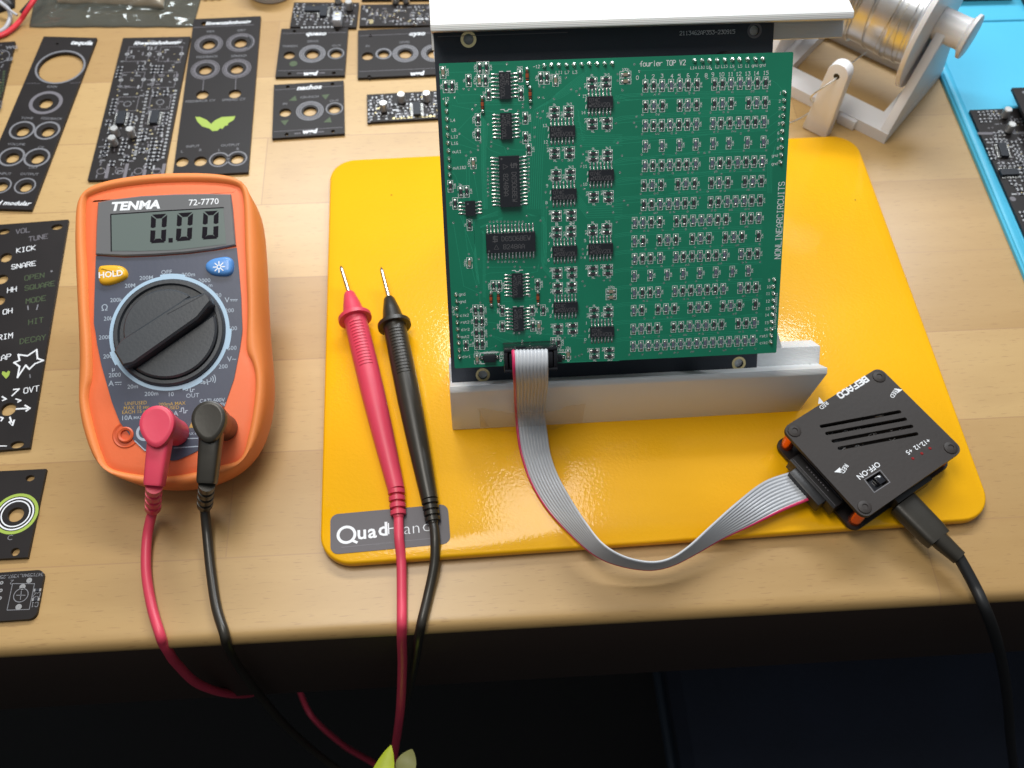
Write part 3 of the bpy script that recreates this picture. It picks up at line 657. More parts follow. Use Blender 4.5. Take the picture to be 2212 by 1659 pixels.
for t, x, y in (('-12', 1053, 210), ('L11', 1280, 268), ('L7', 1360, 268), ('L3', 1438, 266), ('+12', 140, 533), ('L4', 213, 750), ('L8', 222, 848), ('L12', 228, 915), ('L16', 232, 980), ('out1', 252, 1063), ('out1&2', 278, 1225),
                ('15', 1535, 507), ('14', 1523, 672), ('13', 1135, 802), ('12', 1145, 967), ('9', 1158, 1407), ('8', 1153, 1577), ('11', 1540, 1212), ('10', 1540, 1392)):
    st(t, 'C', x, y, .9)
for t, x, y in (('gnd', 275, 872), ('gnd', 280, 938), ('clk2', 298, 1063), ('rst2', 302, 1125), ('dir2', 305, 1192), ('out2', 302, 1257), ('dir1', 315, 1438), ('7', 1063, 412), ('6', 1060, 562), ('5', 1391, 385), ('4', 1388, 540),
                ('3', 1070, 930), ('2', 1077, 1070), ('1', 1403, 1133), ('0', 1393, 1282)):
    st(t, 'D', x, y, .9)
st('clk/r', 'D', 195, 1020, .8, A90); st('schottky', 'D', 533, 1398, .95, wx=.5); st('schottky', 'D', 1135, 1378, .95, wx=.5); st('RED', 'D', 632, 1430, 1.2, -A90)
for i, (x, y) in enumerate(((1845, 477), (1838, 557), (1835, 632), (1833, 710), (1830, 785), (1825, 877), (1820, 950), (1818, 1030))): st(str(i + 1), 'A', x, y, .8)
st('gnd', 'A', 1788, 1102, .85); st('gnd', 'A', 1785, 1185, .85)
for i, (x, y) in enumerate(((1562, 745), (1558, 805), (1553, 867), (1550, 935), (1547, 1002), (1543, 1060), (1540, 1130), (1537, 1190))): st(str(i + 9), 'B', x, y, .9)
st('rst1', 'B', 1515, 1250, .9); st('clk1', 'B', 1515, 1312, .9)
st('NONLINEARCIRCUITS', 'P', 1684, 477, 2.05, A90, wx=.56, sp=1.38, wd=.24)
st('2113462AP353-230911Z', 'P', 1675, 672, .8, A90)
for c, x, y, a, b in QUAD:
    q = bx(c, x, y); bd.line([(q[0] - 4.55, q[1] + 1.6), (q[0] - 4.75, q[1] + .6)], .25, ZI, 1); bd.line([(q[0] - 4.55, q[1] - .5), (q[0] - 4.75, q[1] - 1.6)], .25, ZI, 1)
for c, x, y in (('C', 735, 258), ('C', 748, 640), ('D', 777, 655), ('D', 785, 983)):
    q = bx(c, x, y); bd.line([(q[0] - 1.8, q[1]), (q[0] - .7, q[1]), (q[0] - .5, q[1] - .5), (q[0] + .5, q[1] - .5), (q[0] + .7, q[1]), (q[0] + 1.8, q[1])], .25, ZI, 1)
for x in (525, 1140):
    q = bx('D', x, 1450)
    for s in (-1, 1): bd.line([(q[0] - 3.2, q[1] + s * 1.2), (q[0] - 3.2, q[1] + s * 2.0), (q[0] + (3.2 if s > 0 else -1.8), q[1] + s * 2.0)], .28, ZI, 1)
    bd.ring(q[0] + 3.9, q[1] - 1.2, .2, .42, ZI, 1, 10)
board = bd.build('board', ['pcb_green', 'white_ink', 'pcb_trace', 'solder'], parent=root)

# small parts: a black or blue resistor or tan capacitor between two bulging solder pads
def chip_part(kind, name):
    mb = MB(); bw, bh, hh = .52, .74, .42
    for s in (-1, 1):
        mb.loft([[(x * k, s * (1.30 + (y - .0) * kk), z) for x, y in ((-.82, -.72), (.82, -.72), (.82, .72), (-.82, .72))] for k, kk, z in ((1, 1, .04), (.92, .9, .28), (.72, .62, .50), (.4, .3, .60))], 1, ang_ok) if False else \
        mb.loft([[(cx_ * k, s * 1.08 + cy_ * k * .9, z) for cx_, cy_ in circle(0, 0, .62, 10, .68)] for k, z in ((1, .04), (.95, .22), (.75, .42), (.35, .53))], 1)
    mb.box(-bw, bw, -bh, bh, .06, hh + .08, 0)
    if kind != 'c':
        mb.line([(-.26, -.42), (-.26, .42), (.26, .42), (.26, -.42), (-.26, -.42)], .08, hh + .092, 2)
    m0 = {'b': 'resistor_blue', 'r': 'resistor_black', 'c': 'capacitor_tan'}[kind]
    return mb.build(name, [m0, 'solder', 'chip_marking'], parent=root)
protos = {'b': chip_part('b', 'resistor'), 'r': chip_part('r', 'resistor'), 'c': chip_part('c', 'capacitor')}
usedp = set()
def z_depth(q): return (CAM_R @ (BF.w(q[0], q[1]) - CAM_O))[2]
nres = 0
order = sorted([t for t in small if t[1] != 'c'], key=lambda t: z_depth(t[0]))
near, rest = order[:100], order[100:]
def put(t, i):
    (q, kind, hz) = t; src = protos[kind]; r_ = random.Random(i * 7 + 3)
    rz = (A90 if hz else 0) + r_.uniform(-.05, .05)
    if kind not in usedp:
        usedp.add(kind); src.matrix_basis = Matrix.Translation((q[0] * MM, q[1] * MM, 0)) @ Matrix.Rotation(rz, 4, 'Z')
    else: inst(src, root, (q[0] + r_.uniform(-.05, .05), q[1] + r_.uniform(-.06, .06), 0), rz)
for i, t in enumerate([t for t in small if t[1] == 'c']): put(t, i + 900)
for i, t in enumerate(near): put(t, i)
mb = MB()
srcv = {k: ([tuple(np.array(v.co) / MM) for v in protos[k].data.vertices], [tuple(p.vertices) for p in protos[k].data.polygons], [p.material_index for p in protos[k].data.polygons]) for k in 'br'}
for i, (q, kind, hz) in enumerate(rest):
    vs, fs, ms = srcv[kind]; r_ = random.Random(i + 50)
    mb.T = Matrix.Translation((q[0], q[1], 0)) @ Matrix.Rotation((A90 if hz else 0) + r_.uniform(-.05, .05), 4, 'Z')
    b0 = len(mb.v); mb.add(vs, fs, 0)
    mb.m[-len(fs):] = [m_ + (3 if (kind == 'b' and m_ == 0) else 0) for m_ in ms]
o = mb.build('resistors', ['resistor_black', 'solder', 'chip_marking', 'resistor_blue'], parent=root); o['kind'] = 'stuff'; o['label'] = 'remaining tiny resistors in rows'

# integrated circuits: body + two rows of gull-wing pins
def ic(n, L_, W2, H2, span, marks, name='chip'):
    """n pins per side, body L_ long (x) by W2 wide, pins reach +-span"""
    body = MB(); body.loft([[(sx_ * L_ / 2 * k, sy_ * W2 / 2 * k2, z) for sx_, sy_ in ((-1, -1), (1, -1), (1, 1), (-1, 1))] for k, k2, z in ((.985, .95, .15), (1, 1, H2 * .5), (.985, .955, H2))], 0)
    body.lathe([(.35, H2 + .001), (.35, H2 + .004)], -L_ / 2 + .9, -W2 / 2 + .9, 12, 1)
    for t, x, y, h in marks:
        if t == 'TRI': body.line([(x - h * .5, y - h * .45), (x, y + h * .5), (x + h * .5, y - h * .45), (x - h * .5, y - h * .45)], .14, H2 + .02, 1)
        elif t == 'LOGO':
            body.line([(x + h * .5, y + h * .5), (x - h * .4, y + h * .5), (x - h * .4, y), (x + h * .4, y), (x + h * .4, y - h * .5), (x - h * .5, y - h * .5)], .3, H2 + .02, 1)
            body.line([(x - h * .1, y + h * .7), (x - h * .1, y - h * .7)], .3, H2 + .025, 1)
        else: body.stroke(t, x, y, h, H2 + .02, 1)
    ob = body.build(name, ['chip_black', 'chip_marking'], parent=root)
    for s in (-1, 1):
        pm = MB()
        for i in range(n):
            x = (i - (n - 1) / 2) * 1.2
            prof = [(W2 / 2 - .05, H2 * .55), (W2 / 2 + .35, H2 * .55), (W2 / 2 + .55, .3), (span, .14)]
            for a, b_ in zip(prof[:-1], prof[1:]):
                pm.add([(x + dx, s * a[0], a[1] + dz) for dz in (0, -.12) for dx in (-.2, .2)] + [(x + dx, s * b_[0], b_[1] + dz) for dz in (0, -.12) for dx in (-.2, .2)],
                       [(0, 1, 5, 4), (2, 6, 7, 3), (0, 4, 6, 2), (1, 3, 7, 5)])
            pm.loft([[(x + cx_ * k, s * (span - .1) + cy_ * k, z) for cx_, cy_ in circle(0, 0, .34, 8, .95)] for k, z in ((1, .03), (.9, .2), (.4, .34))])
        pm.build('pin_row', 'solder', parent=ob)
    return ob
def place_ic(src, q, rz, first):
    if first: src.matrix_basis = Matrix.Translation((q[0] * MM, q[1] * MM, 0)) @ Matrix.Rotation(rz, 4, 'Z'); return src
    o = inst(src, root, (*q, 0), rz)
    for c_ in src.children: k = c_.copy(); COL.objects.link(k); k.parent = o; k.matrix_parent_inverse = Matrix.Identity(4)
    return o
icA = ic(7, 8.5, 3.8, 1.6, 3.75, [('074C', -1.9, .7, 1.1), ('MZ6V20L', .6, -.8, 1.2)])
for i, (c, x, y, a, b) in enumerate(QUAD): place_ic(icA, bx(c, x, y - 8, 1.0), 0, i == 0)
for c, x, y in (('C', 735, 400), ('C', 748, 808), ('D', 777, 792), ('D', 785, 1098)): place_ic(icA, bx(c, x, y, 1.0), -A90, False)
icB = ic(14, 16.9, 6.9, 2.3, 5.4, [('LOGO', -5.3, 1.5, 1.6), ('DG506BEW', 1.8, 1.5, 1.5), ('TRI', -5.0, -1.3, 1.6), ('8248AA', 1.0, -1.3, 1.5)], 'wide_chip')
place_ic(icB, bx('D', 717, 403, 1.6), 0, True); place_ic(icB, bx('C', 783, 1365, 1.6), -A90, False)
icC = ic(4, 4.9, 3.4, 1.6, 3.3, [], 'small_chip'); place_ic(icC, bx('D', 350, 92, 1.0), -A90, True)

# solder joints of the pin headers
jt = MB(); jt.lathe([(.85, .02), (.80, .2), (.52, .7), (.36, 1.2), (.27, 1.5), (.1, 1.65)], 0, 0, 12); j0 = jt.build('solder_joint', 'solder', parent=root)
JN = [('C', x, y) for x, y in ((1130, 203), (1203, 198), (1280, 197), (1358, 197), (1432, 192), (1508, 192), (1585, 186), (1665, 184), (1740, 182), (1815, 180), (145, 580), (150, 660), (153, 740), (157, 820), (160, 900), (163, 980), (170, 1060), (175, 1140), (178, 1220), (180, 1300))] + \
     [('A', x, y) for x, y in ((985, 153), (1062, 152), (1138, 150), (1213, 148), (1290, 147), (1367, 142), (1440, 140), (1520, 138), (1597, 136), (1673, 135), (1888, 470), (1886, 552), (1882, 628), (1877, 705), (1873, 783), (1868, 862), (1863, 942), (1860, 1022), (1857, 1102), (1848, 1175))] + \
     [('B', x, y) for x, y in ((1612, 742), (1605, 805), (1607, 868), (1603, 934), (1600, 999), (1597, 1060), (1588, 1127), (1587, 1192), (1583, 1250), (1580, 1310))] + \
     [('D', x, y) for x, y in ((222, 880), (228, 940), (226, 1005), (232, 1070), (232, 1132), (237, 1194), (242, 1257), (245, 1318), (250, 1382), (253, 1445))]
for i, (c, x, y) in enumerate(JN):
    q = bx(c, x, y, .6)
    if i == 0: j0.matrix_basis = Matrix.Translation((q[0] * MM, q[1] * MM, 0))
    else:
        o = inst(j0, root, (*q, 0), i * 1.3); o.matrix_basis = o.matrix_basis @ Matrix.Diagonal((1, 1, rnd.uniform(.75, 1.1), 1))
# glass diodes
dg = MB(); dg.T = Matrix.Rotation(A90, 4, 'X')
dg.lathe([(.15, -2.3), (.15, -1.3), (.5, -1.2), (.55, -.95), (.55, .95), (.5, 1.2), (.15, 1.3), (.15, 2.3)], 0, 0, 12, 0)
dg.lathe([(.57, .5), (.57, .85)], 0, 0, 12, 1); dg.lathe([(.57, -1.15), (.57, -.85)], 0, 0, 12, 1)
dg.T = None
for s in (-1, 1): dg.lathe([(.72, .02), (.62, .4), (.25, .8)], 0, s * 2.15, 12, 2)
d0 = dg.build('glass_diode', ['diode_glass', 'chip_black', 'solder'], parent=root)
for v in d0.data.vertices: pass
for i, (c, x, y) in enumerate((('C', 958, 305), ('C', 988, 490), ('C', 508, 592), ('D', 537, 915), ('D', 605, 912), ('D', 963, 908))):
    q = bx(c, x, y, .5)
    if i == 0: d0.matrix_basis = Matrix.Translation((q[0] * MM, q[1] * MM, .0006))
    else: inst(d0, root, (*q, .6))
for i, x in enumerate((525, 1125)):
    q = bx('D', x, 1452, 1)
    mb = MB(); mb.box(q[0] - 2.1, q[0] + 2.1, q[1] - 1.3, q[1] + 1.3, .1, 2.0, 0)
    for s in (-1, 1): mb.loft([[(q[0] + s * 2.7 + cx_ * k, q[1] + cy_ * k, z) for cx_, cy_ in circle(0, 0, .9, 10)] for k, z in ((1, .03), (.9, .4), (.5, .9))], 1)
    mb.build('schottky_diode', ['chip_black', 'solder'], parent=root, bevel=.12)

# shrouded power header at the lower edge
xa, ya = BF.px(1088, 762, 6); xb, yb = BF.px(1205, 800, 8.5)
mb = MB()
mb.box(xa, xb, yb, yb + 8.6, .05, 1.6); mb.box(xa, xb, yb, yb + 1.2, 1.6, 8.8); mb.box(xa, xb, yb + 7.4, yb + 8.6, 1.6, 8.8)
mb.box(xa, xa + 1.4, yb + 1.2, yb + 7.4, 1.6, 8.8); mb.box(xb - 1.4, xb, yb + 1.2, yb + 7.4, 1.6, 8.8)
mb.build('power_header', 'smoked_plastic', parent=root, bevel=.2)
HX, HY = (xa + xb) / 2, yb + 4.3
# inner board and header strips, black front panel
mb = MB(); mb.prism(rrect(3, 106, -100, -4, .5, 3), -15.6, -14.0); mb.build('inner_board', 'pcb_green', parent=root)
for q0, q1 in (((27, -1.0), (51, -3.4)), ((83, -1.0), (107, -3.4)), ((.2, -9), (2.7, -36)), ((1.5, -77), (4.1, -101))):
    mb = MB(); mb.box(q0[0], q1[0], q1[1], q0[1], -13.9, -1.7); mb.build('header_strip', 'black_plastic', parent=root)
PX0, PX1, PY0, PY1 = -1.5, 118.3, -117.6, 10.0
hl = [BF.px(u, v, -27) for u, v in ((1012, 85), (1043, 810), (1630, 66), (1596, 785))]
mb = MB(); mb.plate([(PX0, PY0), (PX1, PY0), (PX1, PY1), (PX0, PY1)], [circle(*q, 1.75, 24)[::-1] for q in hl], -28.6, -27, 0)
for i, q in enumerate(hl): mb.ring(q[0], q[1], 1.78, 2.75 if i != 2 else 2.6, -26.96, 1 if i != 2 else 3, 28)
mb.stroke('2113462AP353-230915', *BF.px(1528, 70, -27), 1.25, -26.96, 2)
mb.line([(PX0 + 1.5, 8.8), (45, 8.9)], .25, -26.96, 3)
mb.build('front_panel', ['pcb_matte_black', 'gold', 'white_ink', 'dim_ink'], parent=root)
for x, y in ((12, -2), (100, -2), (12, -98), (100, -98)):
    mb = MB(); mb.lathe([(3, -26.9), (3, -15.7)], x, y, 12); mb.build('spacer', 'black_plastic', parent=root)
# ------------------------------------------------------------------ ribbon cable
def near_w(A, u, v, wd):
    """point on the photo ray (u,v) at distance wd from A, the nearer one to the camera (upper edge)"""
    d = ray(u, v); m = A - CAM_O; b = m @ d; c = m @ m - wd * wd; disc = b * b - c
    return CAM_O + d * (b - math.sqrt(disc)) if disc > 0 else CAM_O + d * b
def atd(u, v, n): q = BF.px(u, v, n); return BF.w(q[0], q[1], n)
ST = []
def s_(a, b): ST.append((a, b))
s_(BF.w(HX - 6.0, HY, 5.5), BF.w(HX + 6.0, HY, 5.5))
s_(BF.w(HX - 6.0, HY + .4, 9.0), BF.w(HX + 6.0, HY + .4, 9.0))
s_(atd(1105, 758, 11.5), atd(1183, 756, 11.5))
s_(atd(1106, 772, 14.0), atd(1184, 769, 14.0))
s_(atd(1107, 800, 14.5), atd(1184, 797, 14.5))
s_(ony(1109, 832, -160.5), ony(1184, 830, -160.5))
s_(ony(1110, 862, -156.2), ony(1180, 860, -156.2))
s_(ony(1111, 880, -151.7), ony(1178, 878, -151.7))
s_(ony(1113, 905, -151.3), ony(1178, 903, -151.3))
s_(onz(1117, 945, 10), onz(1183, 940, 10.5))
s_(onz(1125, 985, 7.5), onz(1190, 983, 9.5))
A_ = onz(1145, 1042, 6.2); s_(A_, near_w(A_, 1207, 1030, 12.2))
A_ = onz(1180, 1100, 6.2); s_(A_, near_w(A_, 1236, 1082, 12.2))
A_ = onz(1228, 1152, 6.6); s_(A_, near_w(A_, 1267, 1130, 12.2))
A_ = onz(1282, 1198, 7.0); s_(A_, near_w(A_, 1302, 1174, 12.2))
A_ = onz(1335, 1221, 6.0); s_(A_, near_w(A_, 1348, 1202, 12.2))
A_ = onz(1400, 1231, 4.8); s_(A_, near_w(A_, 1402, 1214, 12.2))
A_ = onz(1450, 1222, 5.2); s_(A_, near_w(A_, 1446, 1207, 12.2))
A_ = onz(1500, 1198, 6.4); s_(A_, near_w(A_, 1488, 1180, 12.2))
A_ = onz(1560, 1165, 8.0); s_(A_, near_w(A_, 1535, 1136, 12.2))
A_ = onz(1625, 1136, 9.2); s_(A_, near_w(A_, 1590, 1086, 12.2))
A_ = onz(1690, 1105, 10); s_(A_, near_w(A_, 1650, 1040, 12.2))
s_(onz(1745, 1082, 11.4), onz(1712, 1018, 11.4))
s_(onz(1775, 1068, 11.4), onz(1742, 1006, 11.4))
Ls = catmull([a for a, b in ST], 6); Rs = catmull([b for a, b in ST], 6)
NC = 10; K = 6
org = ST[0][0]; RF = Fr(org)
root = thing('ribbon_cable', 'grey ten-wire ribbon cable with one red edge looping from green board to black box', 'ribbon cable', RF)
rows_t, rows_b = [], []
for i in range(len(Ls)):
    a, b = Ls[i], Rs[i]; ac = b - a; t = (Ls[min(i + 1, len(Ls) - 1)] + Rs[min(i + 1, len(Ls) - 1)]) - (Ls[max(i - 1, 0)] + Rs[max(i - 1, 0)])
    nn = np.cross(ac, t); nn /= np.linalg.norm(nn) + 1e-9
    up, dn_ = [], []
    for k in range(NC * K + 1):
        f_ = k / (NC * K); h = .18 + .34 * abs(math.sin(math.pi * NC * f_))
        p = a + ac * f_ - org; up.append(tuple(p + nn * h)); dn_.append(tuple(p - nn * h))
    rows_t.append(up); rows_b.append(dn_)
mb = MB(); n1 = NC * K + 1
for i in range(len(Ls)): mb.add(rows_t[i] + rows_b[i][::-1], [])
m2 = 2 * n1
for i in range(len(Ls) - 1):
    for j in range(m2):
        a = i * m2 + j; b = i * m2 + (j + 1) % m2
        kk = j if j < n1 else m2 - 1 - j
        mb.f.append((a, b, b + m2, a + m2)); mb.m.append(1 if kk < K or (j == m2 - 1) else 0)
mb.f.append(tuple(range(m2))); mb.m.append(0); mb.f.append(tuple((len(Ls) - 1) * m2 + j for j in range(m2))[::-1]); mb.m.append(0)
mb.build('ribbon', ['ribbon_grey', 'ribbon_red'], parent=root, ang=1.2)
o = MB(); o.T = Matrix.Translation(Vector(-org)) @ (lambda m: (setattr(m, 'translation', Vector(BF.o)), m)[1])(BF.mat())
o.box(HX - 7.6, HX + 7.6, HY - 2.7, HY + 2.7, 1.9, 9.4); o.build('plug', 'smoked_plastic', parent=root, bevel=.3)

# tape holding the ribbon against the rail
tpF = Fr(tuple(ony(1070, 900, -150.9)), (1, -.009, 0), (0, 0, 1))
mb = MB(); N = 40; top, bot = [], []
xa, _ = tpF.px(1030, 885); xb, _ = tpF.px(1262, 880)
def tz(x, e):
    rc = (tpF.px(1111, 890)[0] - 1.6, tpF.px(1178, 890)[0] + 1.6)
    d_ = max(rc[0] - x, x - rc[1], 0); return 2.6 * math.exp(-(d_ / 6.0) ** 2)
for i in range(N + 1):
    x = xa + (xb - xa) * i / N
    for e, y in enumerate((9.0, 3.5, -2.5, -7.5)):
        wob = .35 * math.sin(i * .8 + e * 1.7)
        top.append((x + (1.6 * e if i == 0 else 0), y - .02 * x + wob * (e in (0, 3)) - (2.0 if e == 3 and 14 < i < 26 else 0), tz(x, e) + .12 * math.sin(i * 1.9 + e) + .3 + (y + 8) * .055))
tp = [(p[0], p[1], p[2]) for p in top]
fs = [(i * 4 + e, i * 4 + e + 1, i * 4 + e + 5, i * 4 + e + 4) for i in range(N) for e in range(3)]
mb.add(tp, fs)
tf2 = Fr(tuple(tpF.o), (1, -.009, 0), (0, 0, 1))
tag(mb.build('tape_strip', 'kapton', Fr(tpF.o, tpF.X, tpF.Y), ang=1.2), 'clear amber tape strip sticking the ribbon cable to the white holder rail', 'tape')

# ------------------------------------------------------------------ power supply box
c0 = sum(onz(*p, 20.0) for p in ((1900, 788), (2070, 985), (1868, 1125), (1700, 915))) / 4
pt, pl = onz(1900, 788, 20.0), onz(1700, 915, 20.0)
QF = Fr((c0[0], c0[1], 5.0), pl - pt, (-(pl - pt)[1], (pl - pt)[0], 0))
root = thing('power_supply', 'small square black power supply of two stacked boards with orange spacers', 'power supply', QF)
TH = 15.0
cs = [QF.px(u, v, TH) for u, v in ((1900, 788), (2070, 985), (1868, 1125), (1700, 915))]
xs = [c[0] for c in cs]; ys = [c[1] for c in cs]; hx = (max(xs) - min(xs)) / 2 - .6; hy = (max(ys) - min(ys)) / 2 - .6
def slot(u0, v0, u1, v1, r):
    a = np.array(QF.z('U', u0, v0, TH)); b = np.array(QF.z('U', u1, v1, TH)); d = (b - a) / np.linalg.norm(b - a); n_ = np.array([-d[1], d[0]])
    out = []
    for c_, s0 in ((b, -90), (a, 90)):
        for k in range(7):
            an = math.radians(s0 + 180 * k / 6); out.append(tuple(c_ + r * (d * math.cos(an) + n_ * math.sin(an))))
    return out
slots = [slot(525, 698, 1090, 592, .72), slot(565, 750, 1132, 645, .72), slot(610, 805, 1178, 697, .72), slot(655, 858, 1215, 752, .72)]
swc = QF.z('U', 928, 1095, TH)
swr = [QF.z('U', x, y, TH) for x, y in ((835, 1085), (950, 1015), (1022, 1103), (907, 1178))]
swi = [tuple(np.array(swc) + (np.array(p) - swc) * .88) for p in swr]
outer = rrect(-hx, hx, -hy, hy, 3.2, 6)
mb = MB(); mb.plate(outer, slots + [swi[::-1]], TH - 1.6, TH, 0)
mb.line(swr + swr[:1], .22, TH + .03, 2)
def qt(t, x, y, h, ang=0, m=1, off=0.01, sx=1): q = QF.z('U', x, y, TH); mb.text(t, q[0], q[1], h, TH + .03, m, ang=ang, off=off, sx=sx)
# square block logo lettering
q = QF.z('U', 752, 415, TH); mb.stroke('BEFACO', q[0], q[1], 2.2, TH + .03, 1, 0, wd=.62, wx=.86, sp=1.38)
ang_r = 0
def tri(x, y, dx, dy, s=1.6):
    q = np.array(QF.z('U', x, y, TH)); t_ = np.array(QF.z('U', x + dx, y + dy, TH)) - q; t_ /= np.linalg.norm(t_); n_ = np.array([-t_[1], t_[0]])
    a, b, c_ = q + t_ * s, q - t_ * s * .8 + n_ * s * .75, q - t_ * s * .8 - n_ * s * .75
    mb.add([(*a, TH + .03), (*b, TH + .03), (*c_, TH + .03)], [(0, 1, 2)], 1)
qt('RED', 540, 545, 2.4, .1); tri(515, 512, -10, -30)
qt('RED', 1048, 460, 2.4, .35); tri(1085, 437, 30, -6)
qt('RED', 688, 1005, 2.4, .35); tri(645, 1022, -30, 8)
qt('OFF-ON', 865, 1018, 3.0, 0)
qt('+12', 1278, 812, 2.6, 0); qt('-12', 1222, 843, 2.6, 0); qt('+5', 1160, 880, 2.6, 0)
mb.build('top_plate', ['psu_black', 'white_ink', 'ring_ink'], parent=root)
for x, y in ((1188, 932), (1253, 895), (1312, 858)):
    q = QF.z('U', x, y, TH); m_ = MB(); m_.lathe([(.62, TH - .8), (.62, TH + .03), (.4, TH + .25)], q[0], q[1], 12); m_.build('indicator', 'led_red', parent=root)
m_ = MB(); q0 = np.array(swc); m_.prism([tuple(q0 + (np.array(p) - q0) * .84) for p in swr], TH - 4, TH - 1.8, 0)
q1 = np.array(QF.z('U', 948, 1085, TH)); m_.box(q1[0] - 1.5, q1[0] + 1.5, q1[1] - 1.6, q1[1] + 1.6, TH - 1.8, TH + .5, 0); m_.build('slide_switch', 'smoked_plastic', parent=root, bevel=.2)
bo = rrect(-hx, hx, -hy, hy, 3.2, 6)
mb = MB(); mb.plate(bo, [], 1.6, 3.2, 0)
for k in range(60):
    x, y = rnd.uniform(-hx + 5, hx - 5), rnd.uniform(-hy + 5, hy - 5)
    if k % 3: mb.stroke(rnd.choice(['C1', 'R2', '10u', 'U3', 'L1', '100n', 'R7']), x, y, 1.1, 3.23, 1, rnd.choice((0, A90)))
    else: mb.line([(x - 1, y - .6), (x + 1, y - .6), (x + 1, y + .6), (x - 1, y + .6), (x - 1, y - .6)], .14, 3.23, 1)
mb.build('lower_board', ['pcb_black', 'white_ink'], parent=root)
for i in range(10):
    x, y = rnd.uniform(-hx + 9, hx - 9), rnd.uniform(-hy + 9, hy - 9)
    m_ = MB(); m_.box(x - 2.2, x + 2.2, y - 1.6, y + 1.6, 3.25, 3.25 + rnd.uniform(1, 3.2)); m_.build('component', 'chip_black' if i % 3 else 'tin', parent=root, bevel=.15)
for sx_ in (-1, 1):
    for sy_ in (-1, 1):
        x, y = sx_ * (hx - 3.4), sy_ * (hy - 3.4)
        m_ = MB(); m_.lathe([(2.4, 3.22), (2.4, TH - 1.62)], x, y, 24); m_.build('spacer', 'anodised_orange', parent=root)
        m_ = MB(); m_.lathe([(2.6, TH + .01), (2.5, TH + .35), (1.9, TH + .55), (1.1, TH + .6), (1.0, TH + .3), (0.1, TH + .3)], x, y, 20, 0); m_.build('screw', 'psu_black', parent=root)
        m_ = MB(); m_.lathe([(2.6, 0.0), (2.6, 1.58)], x, y, 16); m_.build('foot', 'black_plastic', parent=root)
# ribbon header on its side + the other two headers
e0 = QF.loc(onz(1705, 985, 9)); e1 = QF.loc(onz(1785, 1090, 9))
def hdr(xc, yc, lx, ly, nm='header'):
    m_ = MB(); m_.box(xc - lx, xc + lx, yc - ly, yc + ly, 3.22, 8.9); m_.box(xc - lx * .97, xc + lx * .97, yc - ly * .97, yc + ly * .97, 8.91, 9.0)
    return m_
cdir = 1 if e0[0] > 0 else -1
m_ = MB(); m_.box(hx - 3.5, hx + 3.2, -12.0, 12.0, 3.22, 9.2)
for k in range(10): m_.box(hx - .3, hx + .1, -6 + k * 1.27 - .3, -6 + k * 1.27 + .3, 9.2, 9.4, 1)
for k in (-1.8, 1.9): m_.box(hx + k - .12, hx + k + .12, -11.5, 11.5, 9.2, 9.28, 2)
m_.build('ribbon_header', ['black_plastic', 'dim_ink', 'dim_ink'], parent=root, bevel=.12)
m_ = MB(); m_.box(hx + 3.25, hx + 7.2, -8.2, 8.2, 3.9, 9.5); m_.build('ribbon_plug', 'black_plastic', parent=root, bevel=.4)
for a, b in ((1, 0), ):
    m_ = MB(); m_.box(-8, 9, -hy - 1.6, -hy + 5, 3.22, 9.0); m_.build('side_header', 'black_plastic', parent=root, bevel=.3)
m_ = MB(); m_.box(-11, 7, hy - 6, hy + 1.4, 3.22, 9.0); m_.build('side_header', 'black_plastic', parent=root, bevel=.3)
m_ = MB(); m_.box(-hx - 1.0, -hx + 5, -9, 9, 3.22, 9.0); m_.build('side_header', 'black_plastic', parent=root, bevel=.3)

# ------------------------------------------------------------------ usb lead
pa, pb, pc = onz(1945, 1082, 10), onz(2020, 1158, 10), onz(2072, 1205, 9)
UF = Fr(pa, pb - pa, (-(pb - pa)[1], (pb - pa)[0], 0))
root = thing('usb_cable', 'thick black usb cable plugged into the power supply and running over the bench edge', 'cable', UF)
def ulo(p): return tuple(UF.loc(p))
q1, q2 = ulo(pb), ulo(pc)
L1 = np.linalg.norm(np.array(q1))
def sect(x, hw, hh, zc=0, yc=0): return [(x, yc + hw * math.copysign(abs(math.cos(a)) ** .55, math.cos(a)), zc + hh * math.copysign(abs(math.sin(a)) ** .6, math.sin(a))) for a in [2 * math.pi * i / 24 for i in range(24)]]
mb = MB(); mb.loft([sect(-5, 3.3, 1.3), sect(0.6, 3.3, 1.3)], 0); mb.build('metal_tip', 'tin', parent=root)
mb = MB(); mb.loft([sect(.7, 5.0, 3.0), sect(1.2, 5.8, 3.6), sect(L1 - 1, 5.4, 3.5), sect(L1 + 1.8, 5.0, 3.2)]); mb.build('plug', 'black_rubber', parent=root)
mb = MB(); d3 = np.array(q2) - np.array(q1); pts = [np.array(q1) + d3 * t for t in (0.1, .35, .7, 1.0)]
mb.tube(pts, [3.5, 3.4, 3.1, 2.9], 16); mb.build('strain_relief', 'black_rubber', parent=root)
path = [pc + (pb - pc) * .1, pc, onz(2105, 1265, 6), onz(2128, 1315, 4), onz(2150, 1375, -12), onz(2168, 1450, -45), onz(2178, 1530, -85), onz(2183, 1600, -130), onz(2190, 1670, -180), onz(2195, 1800, -260)]
mb = MB(); mb.tube([ulo(p) for p in catmull(path, 8)], 2.1, 12); mb.build('cord', 'cable_black', parent=root)
